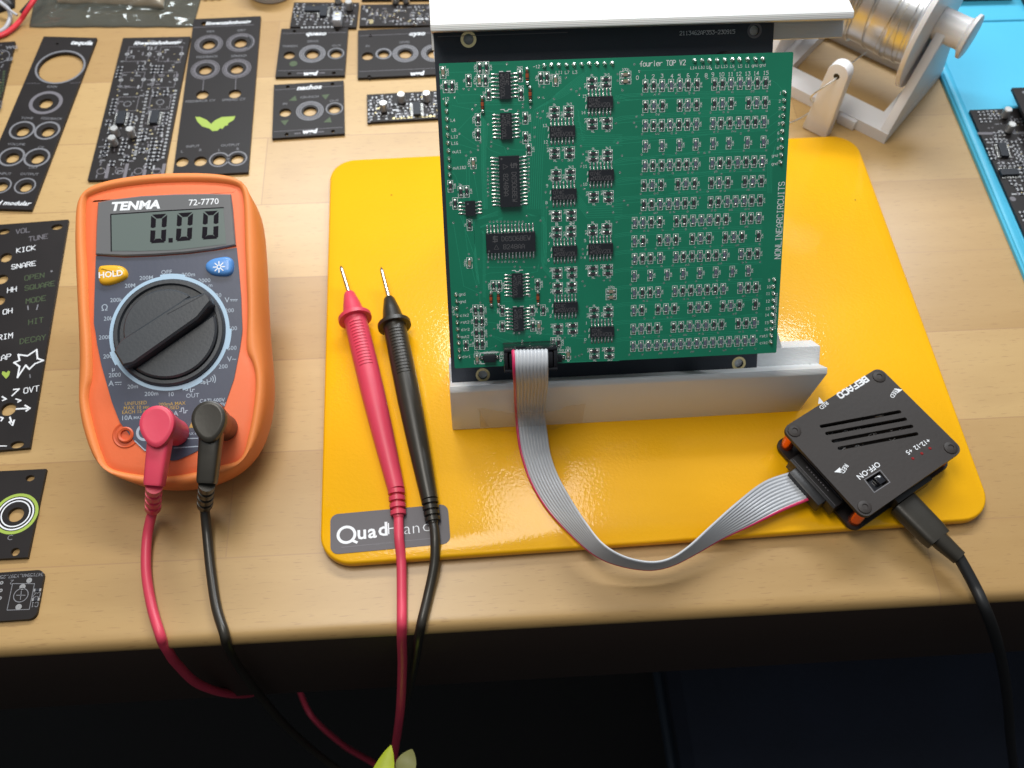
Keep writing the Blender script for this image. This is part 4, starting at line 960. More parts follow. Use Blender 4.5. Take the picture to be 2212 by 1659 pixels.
# ================================================================== MULTIMETER (tilted up on its stand)
def mhit(u, v):
    d = ray(u, v); z0, a_ = 41.0, .375
    k = (z0 + a_ * (CAM_O[1] + 110) - CAM_O[2]) / (d[2] - a_ * d[1]); return CAM_O + k * d
o_ = mhit(366, 716); sl = math.atan(.375)
MF = Fr(o_, (1, -.001, 0), (0, math.cos(sl), math.sin(sl)))
root = thing('multimeter', 'orange and navy digital multimeter reading 0.00, propped up on its stand', 'multimeter', MF)
crease = [Z('K4', *p) for p in ((92, 400), (100, 220), (150, 165), (330, 108), (600, 66), (900, 45), (1250, 45), (1470, 72), (1545, 130), (1568, 300), (1576, 600), (1588, 900), (1600, 1250))] + \
         [Z('K5', *p) for p in ((1393, 150), (1440, 270), (1466, 400), (1455, 600), (1410, 850), (1345, 1045), (1185, 1105), (980, 1160), (770, 1193), (600, 1190), (300, 1135), (215, 1010), (150, 800), (108, 600), (110, 490), (135, 370), (130, 100))] + [Z('K4', *p) for p in ((125, 1250), (112, 900), (95, 640))]
cr = [MF.px(*p) for p in crease]
cr = ccw([tuple(p) for p in catmull(cr, 6, True)])
rings = []
def smooth(P, n):
    P = [np.array(p, float) for p in P]
    for _ in range(n): P = [(P[i - 1] + P[i] * 2 + P[(i + 1) % len(P)]) / 4 for i in range(len(P))]
    return P
for d, z, sm in ((0, .2, 0), (.5, 1.3, 2), (1.3, 1.9, 6), (2.4, 1.9, 16), (3.6, 1.2, 40), (4.6, -.6, 80), (5.4, -4, 110), (5.9, -9, 130), (5.6, -14, 130), (4.5, -18.5, 130), (2.6, -20.6, 130), (1, -21, 130)):
    rings.append([(p[0], p[1], z) for p in offset_poly(smooth(cr, sm), d)])
mb = MB(); mb.loft(rings, 0, caps=(False, True)); mb.build('holster', 'holster_orange', parent=root, ang=1.0)
mb = MB(); mb.loft([[(p[0], p[1], z) for p in offset_poly(cr, d)] for d, z in ((.3, -2.5), (.1, .1), (-1.2, .55), (-3.0, .8))], 0); mb.build('case', 'holster_inner', parent=root, ang=1.0)
FZ = .82
# socket well cut look: red jack
def mk(c, x, y, h=0): return MF.z(c, x, y, h)
# navy face plate
nv = [mk('K3', *p) for p in ((768, 525), (1000, 540), (1250, 530), (1500, 512), (1700, 487), (1880, 460), (1898, 640), (1915, 850), (1924, 1100))] + \
     [mk('K5', *p) for p in ((1360, 30), (1340, 170), (1295, 400), (1240, 560), (1190, 700), (1100, 860), (1010, 980), (960, 1008), (840, 1062), (790, 1068), (700, 1052), (600, 1005), (560, 985), (490, 915), (365, 755), (300, 590), (215, 290), (180, 120), (166, 20))] + [mk('K3', *p) for p in ((752, 1060), (755, 900), (762, 700))]
mb = MB(); nvp = [tuple(p) for p in nv]; mb.prism(nvp, FZ, FZ + .35, 0)
NZ = FZ + .38
INK = {'w': 1, 'g': 2, 'p': 3}
def mt(t, c, x, y, h, ink='w', off=.004, ang=0, sx=1.0): q = mk(c, x, y, NZ); h *= .74; mb.text(t, q[0], q[1], h, NZ, INK[ink], ang=ang, off=off, sx=sx)
for t, x, y, h in (('OFF', 843, 882, 3.2), ('200M', 655, 935, 3.1), ('20M', 503, 1008, 3.1), ('200k', 372, 1142, 3.1), ('\u03a9', 265, 1215, 4.6), ('20k', 298, 1315, 3.1), ('2000', 268, 1490, 3.1),
                   ('200m', 1048, 905, 3.1), ('2000', 1197, 960, 3.1), ('m', 1253, 1003, 2.8), ('20', 1328, 1098, 3.1), ('V', 1408, 1143, 4.0), ('200', 1430, 1240, 3.1), ('500', 1460, 1408, 3.1), ('500', 1455, 1590, 3.1)):
    mt(t, 'K4', x, y, h, 'p')
for x0 in (1440, 1462, 1484): 
    q = mk('K4', x0, 1152, NZ); mb.box(q[0], q[0] + .65, q[1], q[1] + .22, NZ, NZ + .02, 3)
qa, qb = mk('K4', 1440, 1137, NZ), mk('K4', 1503, 1137, NZ); mb.line([qa, qb], .28, NZ, 3)
for t, x, y, h in (('200', 258, 215, 3.1), ('\u00b5', 303, 318, 3.2), ('2000', 315, 368, 3.1), ('A', 285, 437, 4.0), ('20m', 462, 462, 3.1), ('200m', 615, 520, 3.1), ('10', 772, 525, 3.1), ('OUT', 950, 535, 3.1), ('V~', 1270, 237, 3.9), ('200', 1200, 298, 3.1)):
    mt(t, 'K5', x, y, h, 'p')
qa, qb = mk('K5', 318, 428, NZ), mk('K5', 368, 425, NZ); mb.line([qa, qb], .3, NZ, 3)
for x0 in (320, 338, 356):
    q = mk('K5', x0, 447, NZ); mb.box(q[0], q[0] + .55, q[1], q[1] + .25, NZ, NZ + .02, 3)
for (x0, y0) in ((895, 492), (845, 665)):
    sc = 1 if y0 < 600 else .9
    mb.line([mk('K5', x0 + a * sc, y0 + b * sc, NZ) for a, b in ((0, 0), (15, -2), (15, -32), (35, -34), (38, 12), (55, 10), (55, -8), (70, -10))], .32, NZ, 1)
mb.line([mk('K5', 1018, 435, NZ), mk('K5', 1095, 418, NZ)], .3, NZ, 3)
mb.add([(*mk('K5', 1035, 412, NZ), NZ), (*mk('K5', 1042, 445, NZ), NZ), (*mk('K5', 1068, 425, NZ), NZ)], [(0, 1, 2)], 1); mb.line([mk('K5', 1068, 405, NZ), mk('K5', 1074, 443, NZ)], .35, NZ, 1)
q = mk('K5', 1080, 402, NZ)
for r_ in (1.0, 1.8, 2.6): mb.ring(q[0], q[1], r_ - .16, r_ + .16, NZ, 1, 10, -.6, .7)
for t, x, y in (('UNFUSED', 487, 597), ('MAX 10 sec', 492, 632), ('EACH 15 min', 492, 666)): mt(t, 'K5', x, y, 2.55, 'g')
for t, x, y in (('200mA MAX', 782, 602), ('FUSED', 783, 634)): mt(t, 'K5', x, y, 2.5, 'g')
for t, x, y in (('CATI 600V', 1110, 575), ('CATII 300V', 1112, 613)): mt(t, 'K5', x, y, 2.75, 'w', .012)
mt('COM', 'K5', 1107, 659, 3.3, 'g'); mt('10A', 'K5', 412, 717, 3.4, 'w'); mt('MAX', 'K5', 505, 715, 2.1, 'w'); mt('V\u03a9mA', 'K5', 750, 686, 3.6, 'w'); mt('MAX 600V', 'K5', 962, 845, 1.9, 'w')
q = [mk('K5', x, y, NZ) for x, y in ((965, 702), (920, 798), (1015, 795))]; mb.add([(*p, NZ) for p in q], [(0, 1, 2)], 2); mt('!', 'K5', 966, 772, 3.0, 'w', .03)
mb.v[-1] = mb.v[-1]
mb.line([mk('K5', x, y, NZ) for x, y in ((875, 868), (895, 885), (990, 883))], .35, NZ, 1)
mb.line([mk('K5', x, y, NZ) for x, y in ((480, 905), (560, 980), (640, 975))], .4, NZ, 1); mb.line([mk('K5', x, y, NZ) for x, y in ((800, 962), (1005, 948))], .4, NZ, 1)
q = mk('K5', 560, 835, NZ); mb.ring(q[0], q[1], 2.2, 3.2, NZ, 1, 30, 1.2, 5.2)
mb.build('face_plate', ['meter_navy', 'pale_ink', 'gold_ink', 'pale_ink'], parent=root)
# display window
wn = [mk('K3', *p) for p in ((790, 108), (900, 85), (1130, 58), (1400, 44), (1650, 40), (1838, 44), (1852, 150), (1876, 445), (1700, 480), (1500, 506), (1250, 524), (1000, 533), (772, 520), (778, 300))]
mb = MB(); mb.prism([tuple(p) for p in wn], FZ - .1, FZ + 1.5, 0, bev=.5)
WZ = FZ + 1.55
tn = mk('K4', 548, 262, WZ); mb.text('TENMA', tn[0], tn[1], 4.7, WZ, 1, off=.045, shear=.18, sx=1.18)
tn = mk('K4', 1190, 228, WZ); mb.text('72-7770', tn[0], tn[1], 3.5, WZ, 1, off=.006)
mb.build('display_window', ['meter_window', 'white_ink'], parent=root, ang=.5)
lc = [mk('K3', *p, WZ) for p in ((878, 190), (1300, 162), (1768, 136), (1792, 425), (1400, 470), (1100, 480), (882, 478))]
mb = MB(); mb.prism([tuple(p) for p in lc], WZ + .01, WZ + .06, 0)
mb.line([lc[6], lc[0], lc[1], lc[2]], .45, WZ + .08, 1)
def digit(x0, x1, xb0, xb1, yt0, yt1, yb0, yb1):
    """a seven-segment zero from its four corners in the photograph"""
    P = lambda s, t: np.array(mk('K3', (x0 * (1 - t) + xb0 * t) * (1 - s) + (x1 * (1 - t) + xb1 * t) * s, (yt0 * (1 - s) + yt1 * s) * (1 - t) + (yb0 * (1 - s) + yb1 * s) * t, WZ))
    wd = .31; wt = .15
    def seg(pts): mb.add([(*P(*p), WZ + .1) for p in pts], [tuple(range(len(pts)))], 1)
    seg([(.06, 0), (.94, 0), (1 - wd - .04, wt), (wd + .04, wt)]); seg([(.06, 1), (wd + .04, 1 - wt), (1 - wd - .04, 1 - wt), (.94, 1)])
    for t0, t1 in ((.02, .475), (.525, .98)):
        a, b = (t0, t1)
        seg([(0, a + .02), (wd, a + (wt if a < .1 else .035)), (wd, b - (.035 if b < .9 else wt)), (wd * .5, b), (0, b - .035)])
        seg([(1, a + .02), (1, b - .035), (1 - wd * .5, b), (1 - wd, b - (.035 if b < .9 else wt)), (1 - wd, a + (wt if a < .1 else .035))])
digit(1198, 1325, 1188, 1312, 192, 184, 420, 412); digit(1405, 1530, 1392, 1518, 180, 172, 404, 394); digit(1612, 1732, 1598, 1728, 166, 160, 390, 382)
q = mk('K3', 1352, 395, WZ); mb.box(q[0] - .8, q[0] + .8, q[1] - .9, q[1] + .9, WZ + .09, WZ + .11, 1)
mb.build('lcd', ['lcd_glass', 'lcd_digit'], parent=root)
# buttons
def button(c, pts, mt_, nm, txt=None):
    P = ccw([tuple(p) for p in catmull([mk(c, *p, 1.5) for p in pts], 5, True)])
    b = MB(); b.loft([[(*p, z) for p in offset_poly(P, d)] for d, z in ((.5, FZ + .2), (.3, 1.8), (0, 2.6), (-.6, 3.0), (-1.6, 3.15))], 0)
    if txt == 'HOLD': q = mk(c, 322, 902, 3.1); b.text('HOLD', q[0], q[1], 3.3, 3.19, 1, ang=.06, off=.02)
    if txt == 'SUN':
        q = mk(c, 1333, 832, 3.1); b.ring(q[0], q[1], .55, .9, 3.19, 1, 16)
        for k in range(8):
            a = math.pi / 4 * k; b.line([(q[0] + 1.1 * math.cos(a), q[1] + 1.1 * math.sin(a)), (q[0] + 2.1 * math.cos(a), q[1] + 2.1 * math.sin(a))], .38, 3.19, 1)
    return b.build(nm, [mt_, 'white_ink'], parent=root, ang=1.0)
button('K4', ((222, 850), (270, 828), (400, 830), (455, 860), (472, 905), (450, 940), (340, 985), (255, 990), (222, 950)), 'button_yellow', 'hold_button', 'HOLD')
button('K4', ((1232, 800), (1290, 765), (1400, 748), (1450, 770), (1462, 830), (1445, 890), (1390, 908), (1290, 900), (1235, 870), (1218, 835)), 'button_blue', 'light_button', 'SUN')
# rotary knob
kc = MF.px(366.5, 718, 1.2)
root_k = MB(); root_k.ring(kc[0], kc[1], 21.0, 22.4, NZ + .02, 0, 96)
for a0, a1 in ((75, 99), (-20, 0), (196, 210), (-78, -58)): root_k.ring(kc[0], kc[1], 22.4, 23.1, NZ + .02, 0, 12, math.radians(a0), math.radians(a1))
root_k.build('dial_ring', 'ring_blue', parent=root)
mb = MB()
mb.lathe([(20.8, NZ - .2), (20.6, 2.4), (20.0, 3.0), (18.8, 3.0), (18.4, 1.6), (.5, 1.5)], kc[0], kc[1], 96, 0)
ka = math.radians(33)
Tk = Matrix.Translation((kc[0], kc[1], 0)) @ Matrix.Rotation(ka, 4, 'Z'); mb.T = Tk
bar = [(19.6, -2.2), (20.3, 0), (19.6, 2.2), (12, 4.6), (-15, 5.2), (-19.4, 3.0), (-19.8, -3.4), (-16, -5.2), (12, -4.6)]
mb.prism(bar, 1.4, 9.2, 0, bev=.8)
lump = [(15.3 * math.cos(a), 15.3 * math.sin(a)) for a in [math.radians(22 + 136 * i / 24) for i in range(25)]]
lump = [(x, max(y, 4.4)) for x, y in lump]; mb.prism([(14.2, 4.4)] + lump + [(-14.2, 4.4)], 1.4, 7.4, 0, bev=.7)
lump2 = [(18.2 * math.cos(a), 18.2 * math.sin(a)) for a in [math.radians(198 + 144 * i / 24) for i in range(25)]]
lump2 = [(x, min(y, -4.9)) for x, y in lump2]; mb.prism([(-17, -4.9)] + lump2 + [(17, -4.9)], 1.4, 4.2, 0, bev=.7)
mb.line([(4, 3.2), (18.5, 1.6)], .35, 9.23, 1)
mb.build('knob', ['knob_black', 'chip_black'], parent=root, ang=.5)
# sockets
def socket(c, x, y, name):
    q = mk(c, x, y, 1); b = MB(); b.lathe([(5.0, .85), (4.6, 1.15), (4.0, .9), (3.9, -1.5), (3.0, -1.5), (2.95, 1.6), (2.5, 1.9), (1.75, 1.6), (1.7, -1.4), (.1, -1.4)], q[0], q[1], 32, 0)
    return b.build(name, 'socket_red', parent=root, ang=.5)
socket('K5', 405, 855, 'socket')
s2 = MF.z('K5', 815, 838, 1); s3 = MF.z('K5', 1212, 800, 1)
for q in (s2, s3):
    b = MB(); b.lathe([(4.8, .85), (4.8, 1.3), (4.4, 1.5)], q[0], q[1], 24, 0); b.build('socket', 'socket_red', parent=root)
# the fold-out stand behind
bt = [MF.loc(p) for p in ((-84, -60, .6), (-42, -60, .6))]
b = MB(); yy = 48
b.loft([[(-16, yy, -20.8), (16, yy, -20.8), (16, yy - 4, -20.8), (-16, yy - 4, -20.8)], [tuple(MF.loc((MF.o[0] + x, MF.o[1] + 72 + dy, .3))) for x, dy in ((-16, 0), (16, 0), (16, -3), (-16, -3))]])
b.build('stand', 'holster_orange', parent=root)

# ================================================================== TEST LEADS
def probe_lead(name, label, mt_, cap, bbase, arm_end, relief_end, lead1, lead2, tip, sh0, guard, tail, rel):
    capw = MF.w(*MF.px(*cap, 22), 22); bw = MF.w(*bbase, 1.6)
    F = Fr(onz(*guard, 5.0)); rt = thing(name, label, 'test lead', F)
    lo = lambda p: tuple(np.array(p) - F.o)
    # right-angle plug: barrel, cap, arm
    X, Y, Zn = MF.X, MF.Y, MF.Z
    def disc(c, r, ry=None, k=0): ry = ry or r; return [lo(c + X * r * math.cos(a) + Y * (ry * math.sin(a) - (k * max(0, -math.sin(a)) ** 3))) for a in [2 * math.pi * i / 28 for i in range(28)]]
    mb = MB(); c1 = bw + Zn * 10; c2 = bw + Zn * 19
    mb.loft([disc(bw, 5.0), disc(c1, 5.0), disc(c1 + Zn * .2, 5.4), disc(c2, 6.0), disc(c2 + Zn * 1.2, 6.2, 6.6, 2), disc(c2 + Zn * 2.8, 5.9, 6.3, 2), disc(c2 + Zn * 3.4, 5.0, 5.4, 2), disc(c2 + Zn * 3.35, 4.5, 4.9, 1.6)])
    mb.build('plug', mt_, parent=rt, ang=.7)
    e = MF.w(*MF.px(*arm_end, 18), 18); s = c2 - Zn * 2.5 - Y * 2
    d = e - s; L_ = np.linalg.norm(d); d = d / L_; sd = np.cross(d, Zn); sd /= np.linalg.norm(sd); up = np.cross(sd, d)
    def sec(t, w_, h_): c = s + d * L_ * t; return [lo(c + sd * w_ * math.copysign(abs(math.cos(a)) ** .4, math.cos(a)) + up * h_ * math.copysign(abs(math.sin(a)) ** .4, math.sin(a))) for a in [2 * math.pi * (i + .5) / 20 for i in range(20)]]
    mb = MB(); mb.loft([sec(0, 3.9, 3.6), sec(.3, 3.8, 3.5), sec(.95, 3.3, 3.2), sec(1, 3.0, 2.9)]); mb.build('arm', mt_, parent=rt, ang=.8)
    def relief(p0, p1, nm, r0=2.9, r1=2.9, nr=4):
        p0, p1 = np.array(p0), np.array(p1); dd = p1 - p0; LL = np.linalg.norm(dd); dd = dd / LL
        mb = MB(); pts, rr_ = [], []
        for i in range(nr):
            a0, a1 = i / nr, (i + .62) / nr; R0 = r0 + (r1 - r0) * a0
            for t, r in ((a0, 2.0), (a0 + .001, R0), (a0 + .004 + .0, R0), (a1, R0), (a1 + .001, 2.0), (a0 + 1 / nr - .002, 2.0)): pts.append(p0 + dd * LL * t); rr_.append(r)
        mb.tube(pts, rr_, 16); return mb.build(nm, mt_, parent=rt, ang=.5)
    re_ = onz(*relief_end, 9.0) if relief_end[1] > 1090 else onz(*relief_end, 10)
    relief(lo(e), lo(re_), 'strain_relief')
    # probe
    g = onz(*guard, 11.8); tl = onz(*tail, 8.4); s0 = onz(*sh0, 12.4); tp_ = onz(*tip, 12.6); ax = tl - g; Lp = np.linalg.norm(ax); ax = ax / Lp
    mb = MB(); prof = [(0, s0, 2.4)]
    pts = [s0, s0 + (g - s0) * .06, s0 + (g - s0) * .45, s0 + (g - s0) * .85, g - ax * 1.0, g - ax * .9, g + ax * .8, g + ax * .9]
    rr_ = [1.7, 2.3, 3.6, 4.6, 4.9, 6.9, 6.9, 4.9]
    for t, r in ((.04, 4.7), (.12, 4.75), (.25, 4.8), (.45, 4.7), (.65, 4.3), (.82, 3.8), (.95, 3.35), (1.0, 3.2)): pts.append(g + ax * Lp * t); rr_.append(r)
    mb.tube([lo(p) for p in pts], rr_, 28); 
    # grip ribs on top
    for k in range(15):
        c = g + ax * (4.0 + k * 1.5); r = 4.75; side = np.cross(ax, (0, 0, 1.0)); side /= np.linalg.norm(side); upv = np.cross(side, ax)
        arc = [lo(c + side * r * math.sin(a) * 1.0 + upv * (r + .02) * math.cos(a)) for a in [math.radians(-34 + 68 * i / 10) for i in range(11)]]
        mb.tube(arc, .30, 6)
    mb.build('handle', mt_, parent=rt, ang=.6)
    mb = MB(); dn2 = tp_ - s0; mb.tube([lo(s0 - dn2 * .05), lo(s0 + dn2 * .86), lo(s0 + dn2 * .9), lo(tp_)], [.85, .85, .8, .12], 12); mb.build('needle', 'needle_steel', parent=rt)
    rl = onz(*rel, 6.6); relief(lo(tl), lo(rl), 'strain_relief', 3.2, 2.9, 4)
    # cable from meter plug to probe
    path = [np.array(re_) + (e - re_) * .05, np.array(re_)] + [onz(*q[:2], q[2]) for q in lead1] + [onz(*q[:2], q[2]) for q in lead2] + [rl, rl + (tl - rl) * .1]
    mb = MB(); mb.tube([lo(p) for p in catmull(path, 8)], 1.85, 12); mb.build('lead', mt_, parent=rt)
    return rt
A_off = tuple(s2); B_off = tuple(s3)
probe_lead('test_lead', 'pinkish red test lead plugged into the multimeter, its probe lying on the yellow plate', 'red_rubber', (338, 930), A_off, (333, 1050), (330, 1102),
           [(318, 1160, 4), (316, 1235, 2.2), (328, 1310, 2.0), (345, 1368, 2.2), (352, 1388, -1.5), (364, 1408, -9), (382, 1434, -24), (430, 1478, -60), (500, 1499, -105), (560, 1493, -150), (596, 1470, -190), (618, 1450, -250)],
           [(640, 1475, -330), (672, 1545, -370), (740, 1608, -340), (810, 1650, -260), (845, 1680, -230), (850, 1640, -150), (864, 1540, -75), (869, 1440, -30), (868, 1385, -8), (868, 1360, -.5), (868, 1338, 2.2), (868, 1290, 2.2), (867, 1215, 4.2), (862, 1160, 7)],
           (736, 574), (754, 632), (767, 688), (856, 1058), (861, 1118))
probe_lead('test_lead', 'black test lead plugged into the multimeter beside the red one, its probe nearer the board', 'black_rubber', (455, 918), B_off, (447, 1045), (442, 1095),
           [(447, 1150, 4), (455, 1230, 2.2), (467, 1310, 2.0), (484, 1366, 2.2), (489, 1388, -2), (497, 1408, -12), (512, 1436, -40), (560, 1500, -90), (620, 1570, -140)],
           [(700, 1640, -200), (780, 1690, -220), (826, 1670, -190), (850, 1600, -140), (880, 1500, -80), (897, 1425, -35), (903, 1385, -10), (908, 1358, -.5), (913, 1335, 2.2), (925, 1285, 2.2), (938, 1220, 4.6), (940, 1165, 7)],
           (823, 577), (840, 643), (852, 703), (928, 1080), (936, 1130))
# ================================================================== FLAT PANELS AND SMALL BOARDS ON THE BENCH
def panel(name, label, fr, outer, feats, group=None, cat='panel', th=1.6, mt_='pcb_black'):
    """feats: hole(x,y,r) ring(x,y,r0,r1,ink) text(...) line(...) in the frame's mm"""
    holes = [circle(x, y, r, 28, ry)[::-1] for k, *a in feats if k == 'hole' for x, y, r, ry in [(a + [None])[:4]]]
    mb = MB(); mb.plate(outer, holes, 0.02, th, 0)
    zi = th + .03; mats = [mt_, 'ring_ink', 'dim_ink', 'gold_ink', 'green_ink', 'dark_green_ink', 'white_ink', 'pcb_black_edge']
    for k, *a in feats:
        if k == 'ring': mb.ring(a[0], a[1], a[2], a[3], zi, a[4], 40)
        elif k == 'arc': mb.ring(a[0], a[1], a[2], a[3], zi, a[4], 24, a[5], a[6])
        elif k == 'text': mb.text(a[0], a[1], a[2], a[3], zi, a[4], ang=a[5] if len(a) > 5 else 0, off=a[6] if len(a) > 6 else .0, shear=a[7] if len(a) > 7 else 0)
        elif k == 'stroke': mb.stroke(a[0], a[1], a[2], a[3], zi, a[4], a[5] if len(a) > 5 else 0)
        elif k == 'line': mb.line(a[0], a[1], zi, a[2])
        elif k == 'poly': mb.add([(*p, zi) for p in a[0]], [tuple(range(len(a[0])))], a[1])
    o = mb.build(name, mats, fr); tag(o, label, cat, group); return o

# --- tequila panel
F = table_frame((97, 84), (207, 87), 0); ox = lambda x, y: F.z('L', x, y, 1.6)
G1 = 'black module panels lying on the bench'
W1 = F.px(207, 87, 1.6)[0]
ft = [('hole', *ox(440, 490), 11.2)] + [('ring', *ox(438, 486), 11.6, 12.6, 1), ('ring', *ox(333, 745), 6.4, 8.2, 2), ('hole', *ox(333, 750), 3.4), ('hole', *ox(415, 318), .7)]
ft += [('text', 'tequila', *ox(592, 312), 4.2, 6, 0, .03, .3)]
for x, y in ((160, 945), (343, 948), (85, 1138), (268, 1143)): ft += [('hole', *ox(x + 4, y + 8), 3.2), ('ring', *ox(x, y), 5.2, 6.2, 1)]
for x, y in ((5, 1347), (182, 1350)): ft += [('hole', *ox(x + 4, y + 8), 2.9), ('ring', *ox(x, y), 4.3, 5.0, 1)]
for t, x, y in (('GAIN', 378, 630), ('TONE', 197, 858), ('FEEDBACK', 375, 862), ('VOLUME', 120, 1048), ('CV', 297, 1070), ('DRY', 242, 1217), ('INPUT', 35, 1262), ('OUTPUT', 213, 1265)): ft += [('text', t, *ox(x, y), 2.2, 1)]
ft += [('text', 'ngd modular', F.z('L', 100, 1493)[0] - 1.2, F.z('L', 100, 1493)[1], 3.7, 6, 0, .02, .3), ('line', [ox(190, 605), ox(290, 607)], .2, 2), ('line', [ox(510, 603), ox(590, 600)], .2, 2)]
yb = F.z('L', 235, 1540, 0)[1]
panel('faceplate', 'black panel with one big round window and seven knob holes, beside the corner wires', F, [(0, yb), (W1, yb), (W1, 0), (0, 0)], ft, G1)

# --- generic populated board
def pop_board(label, fr, outer, feats, parts, group, mt_='pcb_black', name='module_board', th=1.6):
    root = thing(name, label, 'circuit board', fr, group)
    mb = MB(); mb.plate(outer, [], .02, th, 0); zi = th + .03
    for k, *a in feats:
        if k == 'ring': mb.ring(a[0], a[1], a[2], a[3], zi, a[4], 20)
        elif k == 'text': mb.text(a[0], a[1], a[2], a[3], zi, a[4], ang=a[5] if len(a) > 5 else 0, off=a[6] if len(a) > 6 else .0, shear=a[7] if len(a) > 7 else 0)
        elif k == 'line': mb.line(a[0], a[1], zi, a[2])
        elif k == 'stroke': mb.stroke(a[0], a[1], a[2], a[3], zi, a[4], a[5] if len(a) > 5 else 0)
        elif k == 'dots':
            (xa_, ya_), (xb_, yb_), n = a[:3]
            for i in range(n): mb.ring(xa_ + (xb_ - xa_) * i / (n - 1), ya_ + (yb_ - ya_) * i / (n - 1), .25, .7, zi, a[3], 8)
    rr_ = random.Random(int(abs(fr.o[0]) * 7) + 5); X0 = max(p[0] for p in outer); Y0 = min(p[1] for p in outer)
    if len(parts) > 12:
        for _ in range(int(abs(X0 * Y0) / (13 if abs(X0 * Y0) > 3000 else 8))):
            x_, y_ = rr_.uniform(2, X0 - 2), rr_.uniform(Y0 + 2, -2)
            if outer[1][0] > 5 and len(outer) == 4 and abs(outer[0][0]) < 1e-6 and abs(outer[0][1]) < 1e-6 and x_ < -y_ * outer[1][0] / -outer[1][1] + 2: continue
            if rr_.random() < .5: mb.line([(x_ - .9, y_), (x_ + .9, y_)] if rr_.random() < .5 else [(x_, y_ - .9), (x_, y_ + .9)], rr_.uniform(.3, .8), zi - .012, rr_.choice((1, 2, 2, 6)))
            else: mb.ring(x_, y_, .15, .45, zi - .01, rr_.choice((1, 2, 3)), 8)
    mb.build('board', [mt_, 'ring_ink', 'dim_ink', 'gold', 'dark_green_ink', 'white_ink', 'tin_dull'], parent=root)
    pr = {}
    def proto(k):
        b = MB()
        if k == 'res': b.box(-.5, .5, -.7, .7, 0, .45, 0); b.box(-.55, .55, .7, 1.3, 0, .4, 1); b.box(-.55, .55, -1.3, -.7, 0, .4, 1); return b.build('resistor', ['resistor_black', 'tin_dull'], parent=root)
        if k == 'ic':
            b.box(-4.3, 4.3, -1.9, 1.9, .1, 1.6, 0)
            for s in (-1, 1):
                for i in range(7): b.box((i - 3) * 1.27 - .22, (i - 3) * 1.27 + .22, s * 2.6 - .65, s * 2.6 + .65, .02, .5, 1)
            return b.build('chip', ['chip_black', 'tin'], parent=root)
        if k == 'cap': b.lathe([(2.0, .05), (2.0, .8)], 0, 0, 16, 0); b.lathe([(1.95, .8), (1.95, 5.0), (1.7, 5.3)], 0, 0, 20, 1); return b.build('capacitor', ['black_plastic', 'cap_top'], parent=root, ang=.6)
        if k == 'trim': b.box(-2.2, 2.2, -3.4, 3.4, .1, 4.5, 0); b.lathe([(1.2, 4.5), (1.2, 4.9)], 0, 1.5, 12, 1); return b.build('trimmer', ['ribbon_grey', 'gold'], parent=root, bevel=.2)
        if k == 'pin': b.lathe([(.75, .02), (.7, .3), (.3, 1.1)], 0, 0, 8, 0); return b.build('solder_joint', 'solder', parent=root)
    for k, x, y, rz in parts:
        if k not in pr: pr[k] = proto(k); pr[k].matrix_basis = Matrix.Translation(Vector((x, y, th)) * MM) @ Matrix.Rotation(rz, 4, 'Z')
        else: inst(pr[k], root, (x, y, th), rz)
    return root
def fillparts(w_, h_, n, seed, avoid=()):
    r = random.Random(seed); out = []
    tries = 0
    while len(out) < n and tries < 3000:
        tries += 1
        x, y = r.uniform(1.8, w_ - 1.8), -r.uniform(1.8, h_ - 1.8)
        x, y = round(x / 1.9) * 1.9, round(y / 2.9) * 2.9
        if all(math.hypot(x - a, y - b) > c for a, b, c in avoid) and all(abs(x - p[1]) + abs(y - p[2]) > 2.2 for p in out) and 1 < x < w_ - 1 and -h_ + 1.4 < y < -1.4: out.append(('res', x, y, r.choice((0, A90))))
    return out
G2 = 'small populated circuit boards lying around the bench'
# --- dandelion board
F = table_frame(Z('K1', 1080, 352), Z('K1', 1665, 340), 0); q = lambda x, y: F.z('K1', x, y, 1.6)
W2_, H2_ = F.z('K1', 1665, 340)[0], -F.z('K1', 775, 1590, 0)[1]
fe = [('text', 'l\u00f6wenzahnhonig', *q(1368, 374), 3.7, 5, 0, .03, .25)]
for x, y in ((1205, 470), (1485, 470), (1152, 695), (1432, 695)):
    c_ = q(x, y); fe += [('line', [(c_[0] - 5.6, c_[1] - 5.6), (c_[0] + 5.6, c_[1] - 5.6), (c_[0] + 5.6, c_[1] + 5.6), (c_[0] - 5.6, c_[1] + 5.6), (c_[0] - 5.6, c_[1] - 5.6)], .3, 2), ('ring', c_[0] - 5.7, c_[1], .5, 1.1, 6), ('ring', c_[0] + 5.7, c_[1], .5, 1.1, 6)]
for x, y in ((1110, 905), (1395, 890)):
    c_ = q(x, y); fe += [('ring', *c_, 1.6, 2.0, 1), ('line', [(c_[0] - 5, c_[1] - 5), (c_[0] + 5, c_[1] - 5), (c_[0] + 5, c_[1] + 5), (c_[0] - 5, c_[1] + 5), (c_[0] - 5, c_[1] - 5)], .3, 2)]
for x in (880, 1040, 1205, 1365): c_ = q(x, 1490); fe += [('ring', *c_, 1.7, 2.1, 2), ('line', [(c_[0] + 3, c_[1] - 4), (c_[0] + 3, c_[1] + 4)], 1.6, 2)]
fe += [('dots', q(1285, 800), q(1170, 1380), 20, 6), ('dots', q(1530, 790), q(1420, 1370), 20, 6)]
pa_ = [('ic', *q(1060, 1040), A90), ('ic', *q(1352, 1035), A90), ('cap', *q(1020, 1185), 0), ('cap', *q(1158, 1190), 0), ('cap', *q(1003, 1265), 0)]
